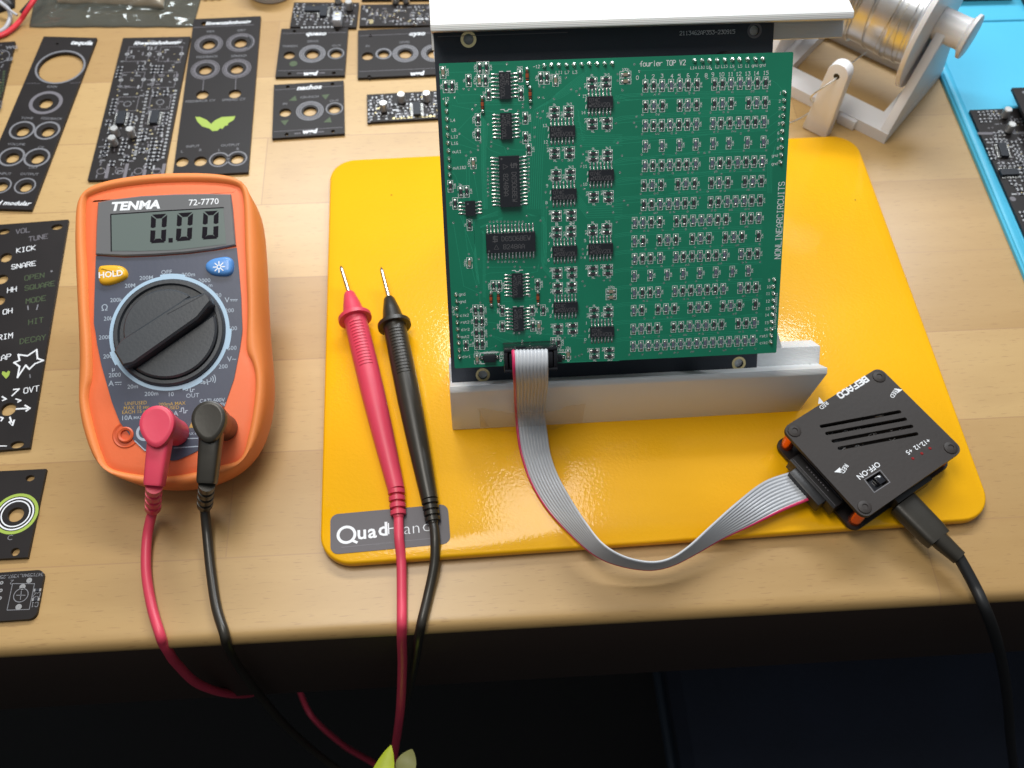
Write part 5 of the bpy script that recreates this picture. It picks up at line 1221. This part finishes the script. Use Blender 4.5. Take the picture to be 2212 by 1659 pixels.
for x, y, n in ((1050, 590, 4), (1002, 870, 5), (1230, 580, 2), (1345, 580, 3), (1405, 580, 3), (1135, 1000, 4), (1170, 1020, 4), (1450, 990, 4), (975, 1100, 3), (1405, 1100, 3), (1345, 1210, 6), (1390, 1240, 6), (945, 1230, 5), (1265, 1130, 4), (1240, 1300, 2), (1105, 1370, 2), (980, 1410, 2), (1090, 1220, 3), (1060, 1310, 2), (900, 1330, 2), (950, 1060, 2), (1355, 810, 2), (1450, 800, 2), (1300, 1400, 3)):
    for k in range(n): c_ = q(x, y); pa_.append(('res', c_[0], c_[1] - k * 2.4, A90))
pop_board('tall black populated board with white lettering on top, behind the multimeter', F, [(0, -H2_), (W2_, -H2_), (W2_, 0), (0, 0)], fe, pa_, G2)
# --- dandelion panel
F = table_frame(Z('K1', 1695, 188), Z('K2', 285, 162), 0); q = lambda x, y: F.z('K1', x, y, 1.6)
W3, H3 = F.z('K2', 285, 162)[0], -F.z('K1', 1480, 1530)[1] + 2
ft = [('text', 'l\u00f6wenzahnhonig', *q(1985, 198), 3.6, 6, 0, .03, .2), ('line', [q(1690, 240), q(2210, 215)], .3, 2)]
for x, y in ((1818, 385), (2095, 370), (1788, 605), (2062, 597)): ft += [('hole', *q(x, y + 4), 3.3), ('ring', *q(x, y), 5.0, 5.7, 2), ('ring', *q(x, y), 6.0, 6.5, 2), ('ring', *q(x, y), 6.9, 7.3, 2)]
ft += [('arc', *q(2095, 370), 4.9, 6.8, 1, -.9, .9)]
for x, y in ((1762, 820), (2045, 812)): ft += [('hole', *q(x, y + 4), 3.1)]
for x, y in ((1585, 1405), (1745, 1400)): ft += [('hole', *q(x, y + 4), 3.1)]
for x, y in ((1908, 1390), (2065, 1380)): ft += [('hole', *q(x, y + 4), 3.1), ('ring', *q(x, y), 4.1, 4.8, 1)]
for t, x, y in (('MIX', 1835, 275), ('DRY', 2105, 265), ('FEEDBACK', 1805, 495), ('SPREAD', 2080, 488), ('FEEDBACK CV', 1745, 880), ('SPREAD CV', 2035, 868), ('INPUT', 1680, 1275), ('OUTPUT', 2005, 1265), ('L', 1585, 1320), ('R', 1745, 1308), ('L', 1910, 1308), ('R', 2070, 1298)): ft += [('text', t, *q(x, y), 2.3, 1)]
ft += [('line', [q(1775, 690), q(1765, 790)], .3, 2), ('line', [q(2055, 680), q(2050, 780)], .3, 2)]
lf = [q(x, y) for x, y in ((1700, 1018), (1745, 1020), (1800, 1045), (1840, 1080), (1870, 1050), (1930, 1020), (2050, 1012), (2035, 1045), (1985, 1075), (1985, 1092), (1960, 1095), (1935, 1125), (1920, 1115), (1895, 1138), (1850, 1142), (1825, 1120), (1760, 1100), (1720, 1060))]
ft += [('poly', [lf[0], lf[1], lf[2], lf[3], lf[14], lf[15], lf[16], lf[17]], 4), ('poly', [lf[3], lf[4], lf[5], lf[6], lf[7], lf[8], lf[9], lf[10], lf[11], lf[12], lf[13], lf[14]], 4)]
ft += [('hole', q(1775, 205)[0], q(1775, 205)[1], 1.5)]
panel('faceplate', 'black panel with a bright green leaf mark, right behind the multimeter', F, [(0, -H3), (W3, -H3), (W3, 0), (0, 0)], ft, G1)
# --- queso, nachos, third panel
def small_panel(tl, tr, bl, title, big, jacks, label, extra, knoblab):
    F = table_frame(Z('K2', *tl), Z('K2', *tr), 0); q = lambda x, y: F.z('K2', x, y, 1.6)
    W_, H_ = F.z('K2', *tr)[0], -F.z('K2', *bl)[1]
    ft = [('text', title, *q(*big[2]), 4.4, 6, 0, .035, .25), ('text', 'wgd', *q(*big[3]), 4.2, 6, 0, .04, .2)]
    c_ = q(*big[:1][0]); ft += [('hole', *q(big[0][0], big[0][1] + 4), 3.3)] + [('ring', *c_, a, b, 1) for a, b in ((4.3, 4.9), (5.3, 5.9), (6.2, 6.8))]
    c_ = q(*big[1]); ft += [('hole', *q(big[1][0], big[1][1] + 5), 2.9), ('ring', *c_, 3.7, 4.3, 1)]
    for x, y in jacks: ft += [('hole', *q(x, y), 2.9)]
    ft += extra(q); ft += knoblab(q)
    for y_ in (3.9, H_ - 4.4): ft += [('line', [(1, -y_ - (0 if y_ < 9 else 0)), (W_ - 1, -y_)], .25, 2)]
    for x_ in (W_ * .2, W_ * .84): ft += [('hole', x_, -2.1, 1.0), ('hole', x_, -H_ + 2.1, 1.0)]
    for s, xs_ in ((-1, (W_ * .32, W_ * .35, W_ * .38, W_ * .64, W_ * .67, W_ * .70)),):
        for x_ in xs_: ft += [('ring', x_, -H_ + 2.2, .15, .45, 2)]
    return panel('faceplate', label, F, [(0, -H_), (W_, -H_), (W_, 0), (0, 0)], ft, G1)
small_panel((465, 272), (1045, 262), (405, 690), 'queso', [(730, 468), (935, 465), (760, 292), (710, 640)], [(528, 480)], 'small black panel with one round green dot below the left hole', lambda q: [('ring', *q(565, 555), .05, 2.0, 5)],
            lambda q: [('text', 'THRESH', *q(535, 403), 2.2, 1), ('text', 'DRIVE', *q(735, 360), 2.2, 1), ('text', 'OUT', *q(940, 398), 2.2, 1)])
def tris(q):
    out = []
    for x, y, a in ((560, 858, 0), (845, 843, 1), (490, 1068, 1), (862, 1045, 2)):
        c_ = q(x, y); s = 2.0; out.append(('poly', [(c_[0] - s, c_[1] - s * .7 * (1 if a != 1 else -1)), (c_[0] + s, c_[1] - s * .9 * (1 if a != 1 else -1)), (c_[0] + (s * .6 if a != 1 else 0), c_[1] + s * (1 if a != 1 else -1))], 5))
    return out
small_panel((400, 760), (1005, 722), (393, 1225), 'nachos', [(708, 965), (922, 945), (700, 762), (705, 1145)], [(493, 980)], 'small black panel with four green triangles, nearest the yellow plate', tris,
            lambda q: [('text', 'CRUNCH', *q(705, 845), 2.2, 1), ('text', 'IN', *q(492, 905), 2.2, 1), ('text', 'OUT', *q(920, 878), 2.2, 1)])
F = table_frame(Z('K2', 1130, 285), Z('K2', 1760, 258), 0); q = lambda x, y: F.z('K2', x, y, 1.6)
H_ = -F.z('K2', 1118, 700)[1]; W_ = 62
ft = [('text', 'oyso', *q(1640, 292), 4.4, 6, 0, .035, .25), ('text', 'wgd', *q(1640, 640), 4.2, 6, 0, .04, .2), ('hole', *q(1540, 470), 3.3), ('hole', *q(1350, 472), 2.7), ('ring', *q(1350, 468), 3.3, 4.2, 1), ('hole', *q(1210, 488), 3.0), ('hole', *q(1790, 470), 3.3)]
for c_ in (q(1540, 465), q(1790, 462)): ft += [('ring', *c_, a, b, 1) for a, b in ((4.3, 4.9), (5.2, 5.8), (6.1, 6.7))]
ft += [('text', 'LEVEL', *q(1535, 367), 2.2, 1), ('text', 'IN', *q(1212, 402), 2.2, 1), ('hole', *q(1235, 310), 1.0), ('hole', *q(1225, 668), 1.0), ('line', [(1, -4.6), (W_ - 1, -4.6)], .25, 2), ('line', [(1, -H_ + 4.6), (W_ - 1, -H_ + 4.6)], .25, 2)]
panel('faceplate', 'wide black panel running in behind the white holder at its upper edge', F, [(0, -H_), (W_, -H_), (W_, 0), (0, 0)], ft, G1)
# --- small populated boards
F = table_frame(Z('K2', 575, 42), Z('K2', 1140, 45), 0); q = lambda x, y: F.z('K2', x, y, 1.6); W_, H_ = F.z('K2', 1140, 45)[0], -F.z('K2', 548, 255)[1]
pop_board('black populated board overlapping the small panel with the green dot', F, [(0, -H_), (W_, -H_), (W_, 0), (0, 0)], [('dots', q(640, 240), q(900, 235), 9, 6)],
          [('cap', *q(1055, 85), 0), ('trim', *q(955, 200), 0), ('cap', *q(958, 25), 0), ('ic', *q(830, 110), A90), ('ic', *q(735, 92), 0)] + fillparts(W_, H_, 62, 3, [(*q(1055, 85), 3.5), (*q(955, 200), 4.5), (*q(958, 25), 3.5), (*q(830, 110), 4.8), (*q(735, 92), 4.8)]), G2)
F = table_frame(Z('K2', 1155, 62), Z('K2', 1750, 55), 0); q = lambda x, y: F.z('K2', x, y, 1.6); H_ = -F.z('K2', 1140, 248)[1]; W_ = 52
pop_board('dark board with sparse shiny parts beside the white holder', F, [(0, -H_), (W_, -H_), (W_, 0), (0, 0)], [('text', '8', *q(1243, 190), 4.5, 3, 0, .02), ('dots', q(1610, 165), q(1725, 165), 4, 5), ('dots', q(1465, 210), q(1640, 205), 6, 1)],
          [('pin', *q(x, y), 0) for x, y in ((1250, 95), (1300, 98), (1365, 105), (1380, 115), (1440, 150), (1475, 165), (1525, 165), (1470, 112), (1540, 105), (1615, 210), (1630, 220), (1700, 200))] + fillparts(W_, H_, 16, 5, [(6, -10, 8), (15, -8, 7)]), G2)
F = table_frame(Z('K2', 1165, -30), Z('K2', 1750, -35), 0); q = lambda x, y: F.z('K2', x, y, 1.6); H_ = -F.z('K2', 1158, 18)[1]
pop_board('black board with a row of brass pins at the very top edge beside the holder', F, [(0, -H_), (40, -H_), (40, 0), (0, 0)], [('dots', (20, -H_ + 1.5), (37, -H_ + 1.5), 8, 3)], [('cap', *q(1455, 25), 0), ('cap', *q(1548, 20), 0)] + fillparts(40, H_, 10, 9), G2)
F = table_frame(Z('K2', 1207, 845), Z('K2', 1800, 812), 0); q = lambda x, y: F.z('K2', x, y, 1.6); W_, H_ = 42, -F.z('K2', 1212, 1085)[1]
cp = [q(1355, 965), q(1508, 890), q(1728, 880)]
pop_board('crowded board with three silver capacitors, half behind the green board', F, [(0, -H_), (W_, -H_), (W_, 0), (0, 0)], [('dots', q(1440, 1030), q(1790, 1010), 12, 3), ('dots', q(1225, 880), q(1225, 1060), 6, 1)],
          [('cap', *c_, 0) for c_ in cp] + [('ic', *q(1640, 960), A90)] + fillparts(W_, H_, 78, 11, [(*c_, 3.2) for c_ in cp] + [(*q(1640, 960), 4.4)]), G2)
# left edge board
F = table_frame(Z('L', -160, 335), Z('L', 118, 318), 0); W_ = F.z('L', 118, 318)[0]; q = lambda x, y: F.z('L', x, y, 1.6)
fe = [('ring', *q(0, 410), 4.6, 5.0, 1), ('text', 'WG', *q(85, 345), 3.4, 1, 0, .03), ('text', '25', *q(70, 430), 3.4, 1, 0, .03), ('text', 'OUT', *q(5, 760), 3.0, 1, A90), ('dots', q(30, 520), q(15, 660), 8, 4), ('dots', q(8, 620), q(-2, 700), 5, 4)]
pop_board('black board with pale circle and lettering at the outermost edge beside the round-window panel', F, [(0, -92), (W_, -92), (W_, 0), (0, 0)], fe, fillparts(W_ - 5, 90, 24, 21), G2)
# kick / snare panel
F = table_frame(Z('N', -120, 165), Z('N', 455, 122), 0); q = lambda x, y: F.z('N', x, y, 1.6); W_ = F.z('N', 455, 122)[0]; H_ = -F.z('N', 205, 1610)[1]
def hand(t, x, y, h, a=.12): c_ = q(x, y); return ('stroke', t, c_[0], c_[1], h * .85, 6, a)
def ell(x, y, r, ry): return ('hole', *q(x, y), r, ry)
ft = [ell(372, 155, 2.6, 1.6), ell(25, 185, 2.6, 1.6), ell(112, 1578, 2.6, 1.6), ell(38, 355, 2.6, 2.6), ell(12, 497, 2.6, 2.6), ell(-8, 637, 2.6, 2.6), ell(55, 1347, 3.0, 3.0), hand('KICK', 170, 300, 3.0), hand('SNARE', 155, 405, 3.0), hand('HH', 78, 565, 3.0), hand('OH', 50, 707, 3.0), hand('RIM', 35, 872, 3.0), hand('CLAP', 5, 1012, 3.0), hand('OVT', 205, 1218, 3.0)]
star = [q(x, y) for x, y in ((120, 990), (180, 998), (240, 958), (245, 1015), (283, 1028), (228, 1050), (192, 1085), (168, 1060), (115, 1138), (128, 1068), (92, 1042), (128, 1028), (120, 990))]
ft += [('line', star, .7, 6), ('line', [q(80, 1258), q(125, 1215), q(90, 1218)], .6, 6), ('line', [q(108, 1345), q(195, 1340), q(165, 1322)], .7, 6), ('line', [q(195, 1340), q(172, 1358)], .7, 6), ('line', [q(65, 1400), q(82, 1450), q(92, 1420)], .7, 6), ('line', [q(82, 1450), q(62, 1430)], .7, 6),
       ('line', [q(105, 1280), q(135, 1290), q(118, 1300)], .6, 6), ('line', [q(15, 1265), q(40, 1280), q(18, 1290)], .6, 6), ('line', [q(5, 1400), q(20, 1405), q(8, 1422)], .6, 6), ('line', [q(0, 1587), q(42, 1587)], .4, 6), ('poly', [q(x, y) for x, y in ((40, 1148), (12, 1118), (15, 1100), (32, 1102), (42, 1110), (52, 1095), (66, 1100), (60, 1125))], 4)]
for t, x, y, i in (('OPEN', 225, 480, 5), ('SQUARE', 260, 540, 5), ('MODE', 235, 630, 5), ('HIT', 235, 770, 5), ('DECAY', 215, 890, 5), ('VOL', 150, 180, 2), ('TUNE', 250, 225, 2)): c_ = q(x, y); ft += [('stroke', t, c_[0], c_[1], 2.6, i, .12)]
ft += [('ring', *q(337, 445), .1, .5, 1), ('line', [q(182, 672), q(184, 695)], .5, 1), ('line', [q(248, 665), q(240, 695)], .5, 1), ('line', [q(195, 1120), q(198, 1140)], .4, 1)]
panel('faceplate', 'black panel with hand-drawn white lettering and a star outline, beside the multimeter', F, [(0, -H_), (W_, -H_), (W_, 0), (0, 0)], ft, G1)
# ring panel
F = table_frame(Z('K6', -60, 655), Z('K6', 298, 637), 0); q = lambda x, y: F.z('K6', x, y, 1.6); W_ = F.z('K6', 298, 637)[0]; H_ = -F.z('K6', 200, 1185)[1]
ft = [('hole', *q(187, 683), 1.7, 1.3), ('hole', *q(95, 1142), 1.6, 1.6), ('hole', *q(98, 910), 3.0), ('ring', *q(97, 905), 5.0, 5.5, 6), ('ring', *q(97, 905), 6.2, 6.8, 6), ('ring', *q(97, 905), 7.2, 8.4, 4), ('text', 'C', *q(62, 1055), 3.0, 1)]
panel('faceplate', 'black panel with concentric white and green rings round one hole', F, [(0, -H_), (W_, -H_), (W_, 0), (0, 0)], ft, G1)
# fab board
F = table_frame(Z('K6', -60, 1285), Z('K6', 290, 1262), 0); q = lambda x, y: F.z('K6', x, y, 1.6); W_ = F.z('K6', 290, 1262)[0]; H_ = -F.z('K6', 210, 1568)[1]
fe = [('stroke', '3471594A_Y397_25070', q(112, 1292)[0], q(112, 1292)[1], 1.15, 1, math.pi), ('line', [q(78, 1340), q(215, 1340), q(182, 1500), q(44, 1505), q(78, 1340)], .25, 1), ('ring', *q(130, 1412), 2.4, 2.7, 1), ('line', [q(103, 1412), q(157, 1412)], .25, 1), ('line', [q(133, 1385), q(127, 1438)], .25, 1),
      ('ring', *q(140, 1360), .1, 1.1, 6), ('ring', *q(116, 1485), .1, 1.1, 6), ('ring', *q(182, 1320), .1, 1.0, 6), ('stroke', 'J2', *q(85, 1330), 1.5, 1, math.pi), ('stroke', 'C2', *q(228, 1410), 1.7, 1, math.pi), ('stroke', 'C1', *q(215, 1470), 1.7, 1, math.pi), ('dots', q(10, 1335), q(0, 1430), 3, 6)]
pop_board('small round-cornered black board with printed square and circled cross', F, rrect(0, W_, -H_, 0, 2.6, 6), fe, [('res', *q(235, 1382), A90), ('res', *q(225, 1440), A90)], G2)

# ------------------------------------------------------------------ blue silicone mat with boards
zt = 0
F = table_frame(Z('T', 1270, 520), Z('T', 1790, 1659), 0)       # x axis runs down the mat's left edge towards the viewer
e0 = onz(*Z('R', 318, 480), 0); e1 = onz(*Z('R', 800, 1640), 0)
dx = (e1 - e0); dx /= np.linalg.norm(dx)
MFm = Fr(e0, (-dx[1], dx[0], 0) if -dx[1] > 0 else (dx[1], -dx[0], 0), (-dx[0], -dx[1], 0))
root = thing('soldering_mat', 'sky blue silicone soldering mat with raised rims covering the bench corner', 'mat', MFm)
mb = MB(); mb.prism(rrect(0, 260, -150, 170, 6, 6), 0.05, 2.4, 0, bev=.6); mb.build('sheet', 'mat_blue', parent=root, ang=.7)
mb = MB(); mb.prism(rrect(.8, 5.0, -149, 110, 1.8, 4), 2.3, 3.3, 0, bev=.5); mb.build('rim', 'mat_blue', parent=root, ang=.9)
yr = MFm.loc(onz(*Z('R', 600, 145), 2.4))[1]
mb = MB(); mb.prism([(4, yr), (250, yr), (250, yr + 2.6), (4, yr + 2.6)], 2.3, 3.3, 0, bev=.5); mb.build('rim', 'mat_blue', parent=root, ang=.9)
yd = MFm.loc(onz(*Z('R', 600, 8), 2.4))[1]
mb = MB(); mb.prism([(6, yd), (40, yd), (40, yd + 14), (6, yd + 14)], .0, 5, 0, bev=.6)
xx0 = MFm.loc(onz(*Z('R', 270, 4), 2.4))[0]
tag(None, None, None) if False else None
dk = Fr(MFm.w(xx0, yd, 2.5), MFm.X, MFm.Y)
mb = MB(); mb.prism(rrect(0, 46, 0, 22, 2, 4), 0, 8, 0, bev=.8); tag(mb.build('tray', 'box_dark', dk, ang=.7), 'dark tray on the blue mat, cut by the top of the photo', 'tray')
dk2 = Fr(MFm.w(xx0 + 50, yd - 6, 2.5), MFm.X, MFm.Y)
mb = MB(); mb.prism(rrect(0, 30, 0, 22, 2, 4), 0, 8, 0, bev=.8); tag(mb.build('tray', 'box_dark', dk2, ang=.7), 'second dark tray at the far corner of the blue mat', 'tray')
F = table_frame(Z('R', 520, 735), Z('R', 850, 722), 2.5); q = lambda x, y: F.z('R', x, y, 1.6)
lx, ly = F.z('R', 883, 1560)
ed = math.atan2(lx, -ly)
F = Fr(F.o, (math.cos(ed), math.sin(ed), 0) if False else F.X, F.Y)
H_ = 105; tl_ = math.tan(ed)
G = [(0, 0), (H_ * tl_, -H_), (75 + H_ * tl_, -H_), (75, 0)]
pp = [('cap', *q(752, 765), 0), ('cap', *q(777, 862), 0), ('ic', *q(742, 990), A90 - .1), ('ic', *q(780, 1135), .0)]
for x, y, n, v in ((590, 745, 2, 0), (600, 790, 3, 0), (665, 770, 3, 0), (645, 740, 3, 0), (840, 790, 2, 0), (690, 880, 3, 0), (640, 925, 5, 0), (740, 930, 2, 0), (655, 975, 2, 1), (670, 1015, 2, 1), (815, 930, 6, 1), (825, 990, 5, 1), (845, 1060, 4, 1), (720, 1080, 2, 0), (785, 1080, 2, 0), (850, 1120, 2, 0), (795, 1195, 2, 0), (855, 1245, 2, 1), (830, 1225, 2, 0), (868, 1390, 3, 1), (860, 925, 4, 0), (870, 1160, 2, 1)):
    for k in range(n): c_ = q(x, y); pp.append(('res', c_[0] + (0 if v else k * 2.2), c_[1] - (k * 2.4 if v else 0), A90 if v else 0))
pop_board('black populated board with two tall capacitors lying on the blue mat', F, G, [('line', [q(590, 872), q(680, 872)], 1.6, 2), ('ring', *q(810, 1300), .1, 1.4, 2), ('dots', q(820, 870), q(880, 868), 6, 1)], pp, G2)
F = table_frame(Z('R', 795, 590), Z('R', 883, 588), 9.0)
F2 = F; lx, ly = F.z('R', 860, 735); tl_ = lx / -ly
pop_board('second black board on the blue mat, raised over the first one at the corner', F, [(0, 0), (60 * tl_, -60), (60 + 60 * tl_, -60), (60, 0)], [('ring', *F.z('R', 875, 620), .1, 1, 1)], fillparts(50, 50, 12, 31, [(0, 0, 14)]), G2)
for k, (x_, y_) in enumerate(((8, -10), (12, -45), (50, -12))):
    pass

# ------------------------------------------------------------------ solder spool holder and spool
cA, cL, cB = onz(*Z('T', 885, 1045), 0), onz(*Z('T', 215, 705), 0), onz(*Z('T', 1280, 540), 0)
X = cL - cA; X = -X / np.linalg.norm(X)           # x: along the front edge towards the corner
Y = np.array([-X[1], X[0], 0])
HF = Fr(cA, X, Y)
root = thing('spool_holder', 'white printed solder spool holder with a leaning wire guide post', 'spool holder', HF)
LW, DW = 74, 62
mb = MB(); mb.plate([(-LW, 0), (0, 0), (0, DW), (-LW, DW)], [[(-LW + 13, 13), (-LW + 13, DW - 10), (-9, DW - 10), (-9, 13)]], .05, 6.2, 0); mb.build('base_frame', 'printed_holder', parent=root, bevel=.5)
AXY, AXZ = 34.0, 47.0
for x0, x1 in ((-4.6, -.1), (-LW + .1, -LW + 4.6)):
    mb = MB(); pr_ = [(0.3, 6.25), (AXY - 6, AXZ + 3), (AXY - 5, AXZ + 4), (AXY - 4, AXZ - 3), (AXY, AXZ - 5.5), (AXY + 4, AXZ - 3), (AXY + 5, AXZ + 4), (AXY + 7, AXZ + 3), (DW - .3, 6.25)]
    mb.loft([[(x, y, z) for y, z in pr_] for x in (x0, x1)]); mb.build('side_arm', 'printed_holder', parent=root, bevel=.5)
# guide post
pb_ = HF.loc(onz(*Z('T', 400, 935), 1)); hgt = 34
tp3 = HF.loc(onz(*Z('T', 570, 520), hgt))
bx0, by0 = pb_[0], pb_[1]
d2 = np.array([tp3[0] - bx0, tp3[1] - by0, hgt - .1]); Lp = np.linalg.norm(d2)
GF_z = d2 / Lp
gx = np.cross(np.array([0, 1, 0.0]), GF_z) * 1.0; gx = gx / np.linalg.norm(gx); gy = np.cross(GF_z, gx)
def gp_(a, b, c): return tuple(np.array([bx0, by0, .1]) + gx * a + gy * b + GF_z * c)
out_ = [(-6.5, 0), (6.5, 0), (5.2, Lp)] + [(5.2 * math.cos(a), Lp + 5.2 * math.sin(a)) for a in [math.radians(15 * i) for i in range(1, 12)]] + [(-5.2, Lp)]
mb = MB(); mb.loft([[gp_(a, -3.2, c) for a, c in out_], [gp_(a, 3.2, c) for a, c in out_]]); mb.build('guide_post', 'printed_holder', parent=root, bevel=.5)
mb = MB(); mb.loft([[gp_(a, -3.28, Lp - 1 + b) for a, b in circle(0, 0, r, 16)] for r in (1.5, .01)], caps=(False, False)); mb.build('guide_hole', 'black_plastic', parent=root)
mb = MB(); mb.box(pb_[0] + 5, pb_[0] + 14, -2.0 , 4, .05, 5.5) ; mb.build('post_foot', 'printed_holder', parent=root, bevel=.4)
# spool on its axle
SFm = Fr(HF.w(-LW / 2, AXY, AXZ), HF.X, HF.Y)
root = thing('solder_spool', 'white spool wound with shiny solder wire resting in the printed holder', 'spool', SFm)
RX = Matrix.Rotation(A90, 4, 'Y')
def lat(prof, n=64, m=0): b = MB(); b.T = RX; b.lathe(prof, 0, 0, n, m); return b
lat([(31.5, 28.0), (32, 28.3), (32, 30.2), (31.5, 30.5)]).build('flange', 'spool_white', parent=root, ang=.5)
lat([(31.5, -30.5), (32, -30.2), (32, -28.3), (31.5, -28.0)]).build('flange', 'spool_white', parent=root, ang=.5)
prof = []
n_ = 92
for i in range(n_ + 1):
    x = -27.8 + 55.6 * i / n_; r = 22.8 + .38 * abs(math.sin(math.pi * i * .5)) + .5 * math.sin(i * .11) + (.5 if (i % 17) in (3,) else 0)
    prof.append((r, x))
b = lat(prof, 96); b.build('solder_winding', 'solder_wire', parent=root, ang=3.0) if 'solder_wire' in M else b.build('solder_winding', 'tin', parent=root, ang=3.0)
for k in range(16):
    x0 = rnd.uniform(-25, 24); sk = rnd.uniform(-2.5, 3.5); b = MB(); pts = []
    for i in range(49):
        a = 2 * math.pi * i / 48; r = 23.6 + .15 * math.sin(3 * a + k); pts.append((x0 + sk * math.sin(a + k), r * math.cos(a), r * math.sin(a)))
    b.tube(pts, .24, 6); b.build('wire_turn', 'tin', parent=root)
lat([(7.6, 30.6), (7.4, 42), (7.6, 43.5), (10.4, 45), (10.4, 46.4), (9.6, 46.8)]).build('axle_cap', 'spool_white', parent=root, ang=.5)
lat([(9, -40), (9, -30.6)]).build('axle_cap', 'spool_white', parent=root, ang=.5)
wp = [HF.w(-30, AXY - 14, AXZ - 20), HF.w(*gp_(0, 6, Lp - 1)), HF.w(*gp_(0, -4, Lp - 2)), HF.w(*gp_(-6, -10, Lp - 12)), onz(*Z('T', 400, 770), 9), onz(*Z('T', 300, 845), 8), onz(*Z('T', 210, 888), 7.5), onz(*Z('T', 120, 905), 8), onz(*Z('T', 40, 905), 9)]
mb = MB(); mb.tube([tuple(SFm.loc(p)) for p in catmull(wp, 8)], .36, 8); mb.build('loose_wire', 'tin', parent=root)

# ------------------------------------------------------------------ clutter along the far edge
def crumple(name, label, cat, mt_, pts, nx, ny, hgt, amp, seed, z0=.4, dome=1.0):
    """a lumpy plastic bag spanning the four photo corners"""
    F = Fr(onz(*pts[0], 0)); c = [onz(*p, 0) - F.o for p in pts]; r = random.Random(seed); ph = [r.uniform(0, 6.28) for _ in range(12)]
    def hh(s, t):
        e = min(s, 1 - s, t, 1 - t); k = min(1, e * 5) ** .6
        w_ = sum(math.sin(s * f1 + t * f2 + ph[i]) * a for i, (f1, f2, a) in enumerate(((9, 4, .5), (21, 9, .3), (5, 17, .4), (33, 26, .18), (47, 11, .12), (12, 38, .2), (70, 50, .07))))
        return z0 + k * hgt * dome * (.75 + .25 * math.sin(s * 3.1)) + k * amp * w_ + .25
    T_, B_ = [], []
    for j in range(ny + 1):
        t = j / ny
        for i in range(nx + 1):
            s = i / nx; p = (c[0] * (1 - s) + c[1] * s) * (1 - t) + (c[3] * (1 - s) + c[2] * s) * t
            jit = .15 * math.sin(s * 31 + t * 17 + seed)
            h = max(.5, hh(s, t) + .8 * amp * (1 - abs(math.sin(9 * s + 5 * t + ph[0]))) ** 5 * min(1, 6 * min(s, 1 - s, t + .2, 1 - t)) + .7 * amp * (1 - abs(math.sin(-14 * s + 7 * t + ph[1] + 2 * math.sin(5 * t)))) ** 6 * min(1, 6 * min(s, 1 - s, 1 - t))); T_.append((p[0] + jit * (t in (0, 1)), p[1] + jit * (t == 1), h)); B_.append((p[0] + jit * (t in (0, 1)), p[1] + jit * (t == 1), .1))
    mb = MB(); n = nx + 1; k = len(T_)
    fs = [(j * n + i, (j + 1) * n + i, (j + 1) * n + i + 1, j * n + i + 1) for j in range(ny) for i in range(nx)]
    edge = [(j * n) for j in range(ny + 1)] + [ny * n + i for i in range(1, n)] + [j * n + nx for j in range(ny - 1, -1, -1)] + [i for i in range(nx - 1, 0, -1)]
    mb.add(T_ + B_, [f[::-1] for f in fs] + [tuple(a + k for a in f) for f in fs] + [(edge[i], edge[(i + 1) % len(edge)], edge[(i + 1) % len(edge)] + k, edge[i] + k) for i in range(len(edge))])
    o = mb.build(name, mt_, F, ang=2.5); tag(o, label, cat); return o
crumple('antistatic_bag', 'flat grey see-through antistatic bag, creased and shiny, along the far edge', 'bag', 'bag_silver', ((82, -40), (445, -40), (418, 60), (64, 60)), 110, 40, 1.6, .8, 4)
crumple('plastic_bag', 'puffy beige plastic bag lying on the grey antistatic bag', 'bag', 'bag_clear', ((120, -70), (372, -70), (356, 22), (128, 14)), 90, 36, 7, 1.4, 8, z0=3.0)
crumple('dark_pouch', 'dark crinkled pouch tucked under the wires at the corner', 'pouch', 'black_plastic', ((-60, -60), (36, -60), (33, 18), (-60, 48)), 16, 14, 5, 1.0, 12)
def wire(label, mt_, pts, r):
    P = [onz(u, v, z) for u, v, z in pts]; F = Fr(P[0]); mb = MB(); mb.tube([tuple(p - F.o) for p in catmull(P, 10)], r, 10); tag(mb.build('wire', mt_, F), label, 'wire', 'loose wires at the bench corner')
wire('thick red wire curving in from the corner over the bench', 'wire_red', ((92, -30, 10), (72, 2, 9), (56, 26, 6), (44, 44, 3), (26, 62, 2), (8, 74, 1.6), (-12, 80, 1.6), (-40, 84, 1.6)), 1.3)
wire('pale grey wire lying inside the curve of the red one', 'wire_grey', ((-12, -6, 8), (4, 8, 7), (18, 20, 5), (22, 36, 3), (16, 54, 2), (4, 66, 1.6), (-20, 74, 1.6)), 1.1)
wire('thin pale twisted wire end crossing the red wire', 'wire_grey', ((14, 16, 7), (24, 24, 6), (37, 33, 5)), .7)
wire('short black wire end beside the red wire', 'cable_black', ((76, -8, 10), (58, 12, 8), (44, 28, 6)), .8)
F = Fr(onz(588, -24, 0)); mb = MB(); mb.lathe([(12.8, .1), (13.6, .8), (13.8, 10), (13.2, 11.5), (11.5, 12.2), (11, 11), (.5, 10.8)], 0, 0, 40)
tag(mb.build('jar_lid', 'frosted_grey', F, ang=.7), 'round frosted grey lid cut by the far edge of the view', 'lid')
F = Fr(onz(462, -8, 0)); root = thing('pin_connector', 'small dark pin connector at the far edge near the round lid', 'connector', F)
mb = MB(); mb.box(-6, 6, -1, 5, .1, 5); mb.build('housing', 'black_plastic', parent=root, bevel=.4)
for k in range(3):
    mb = MB(); mb.box(-4.4 + k * 3.6, -3.2 + k * 3.6, -3.4, -1.05, 1, 2.2); mb.build('pin', 'tin', parent=root)
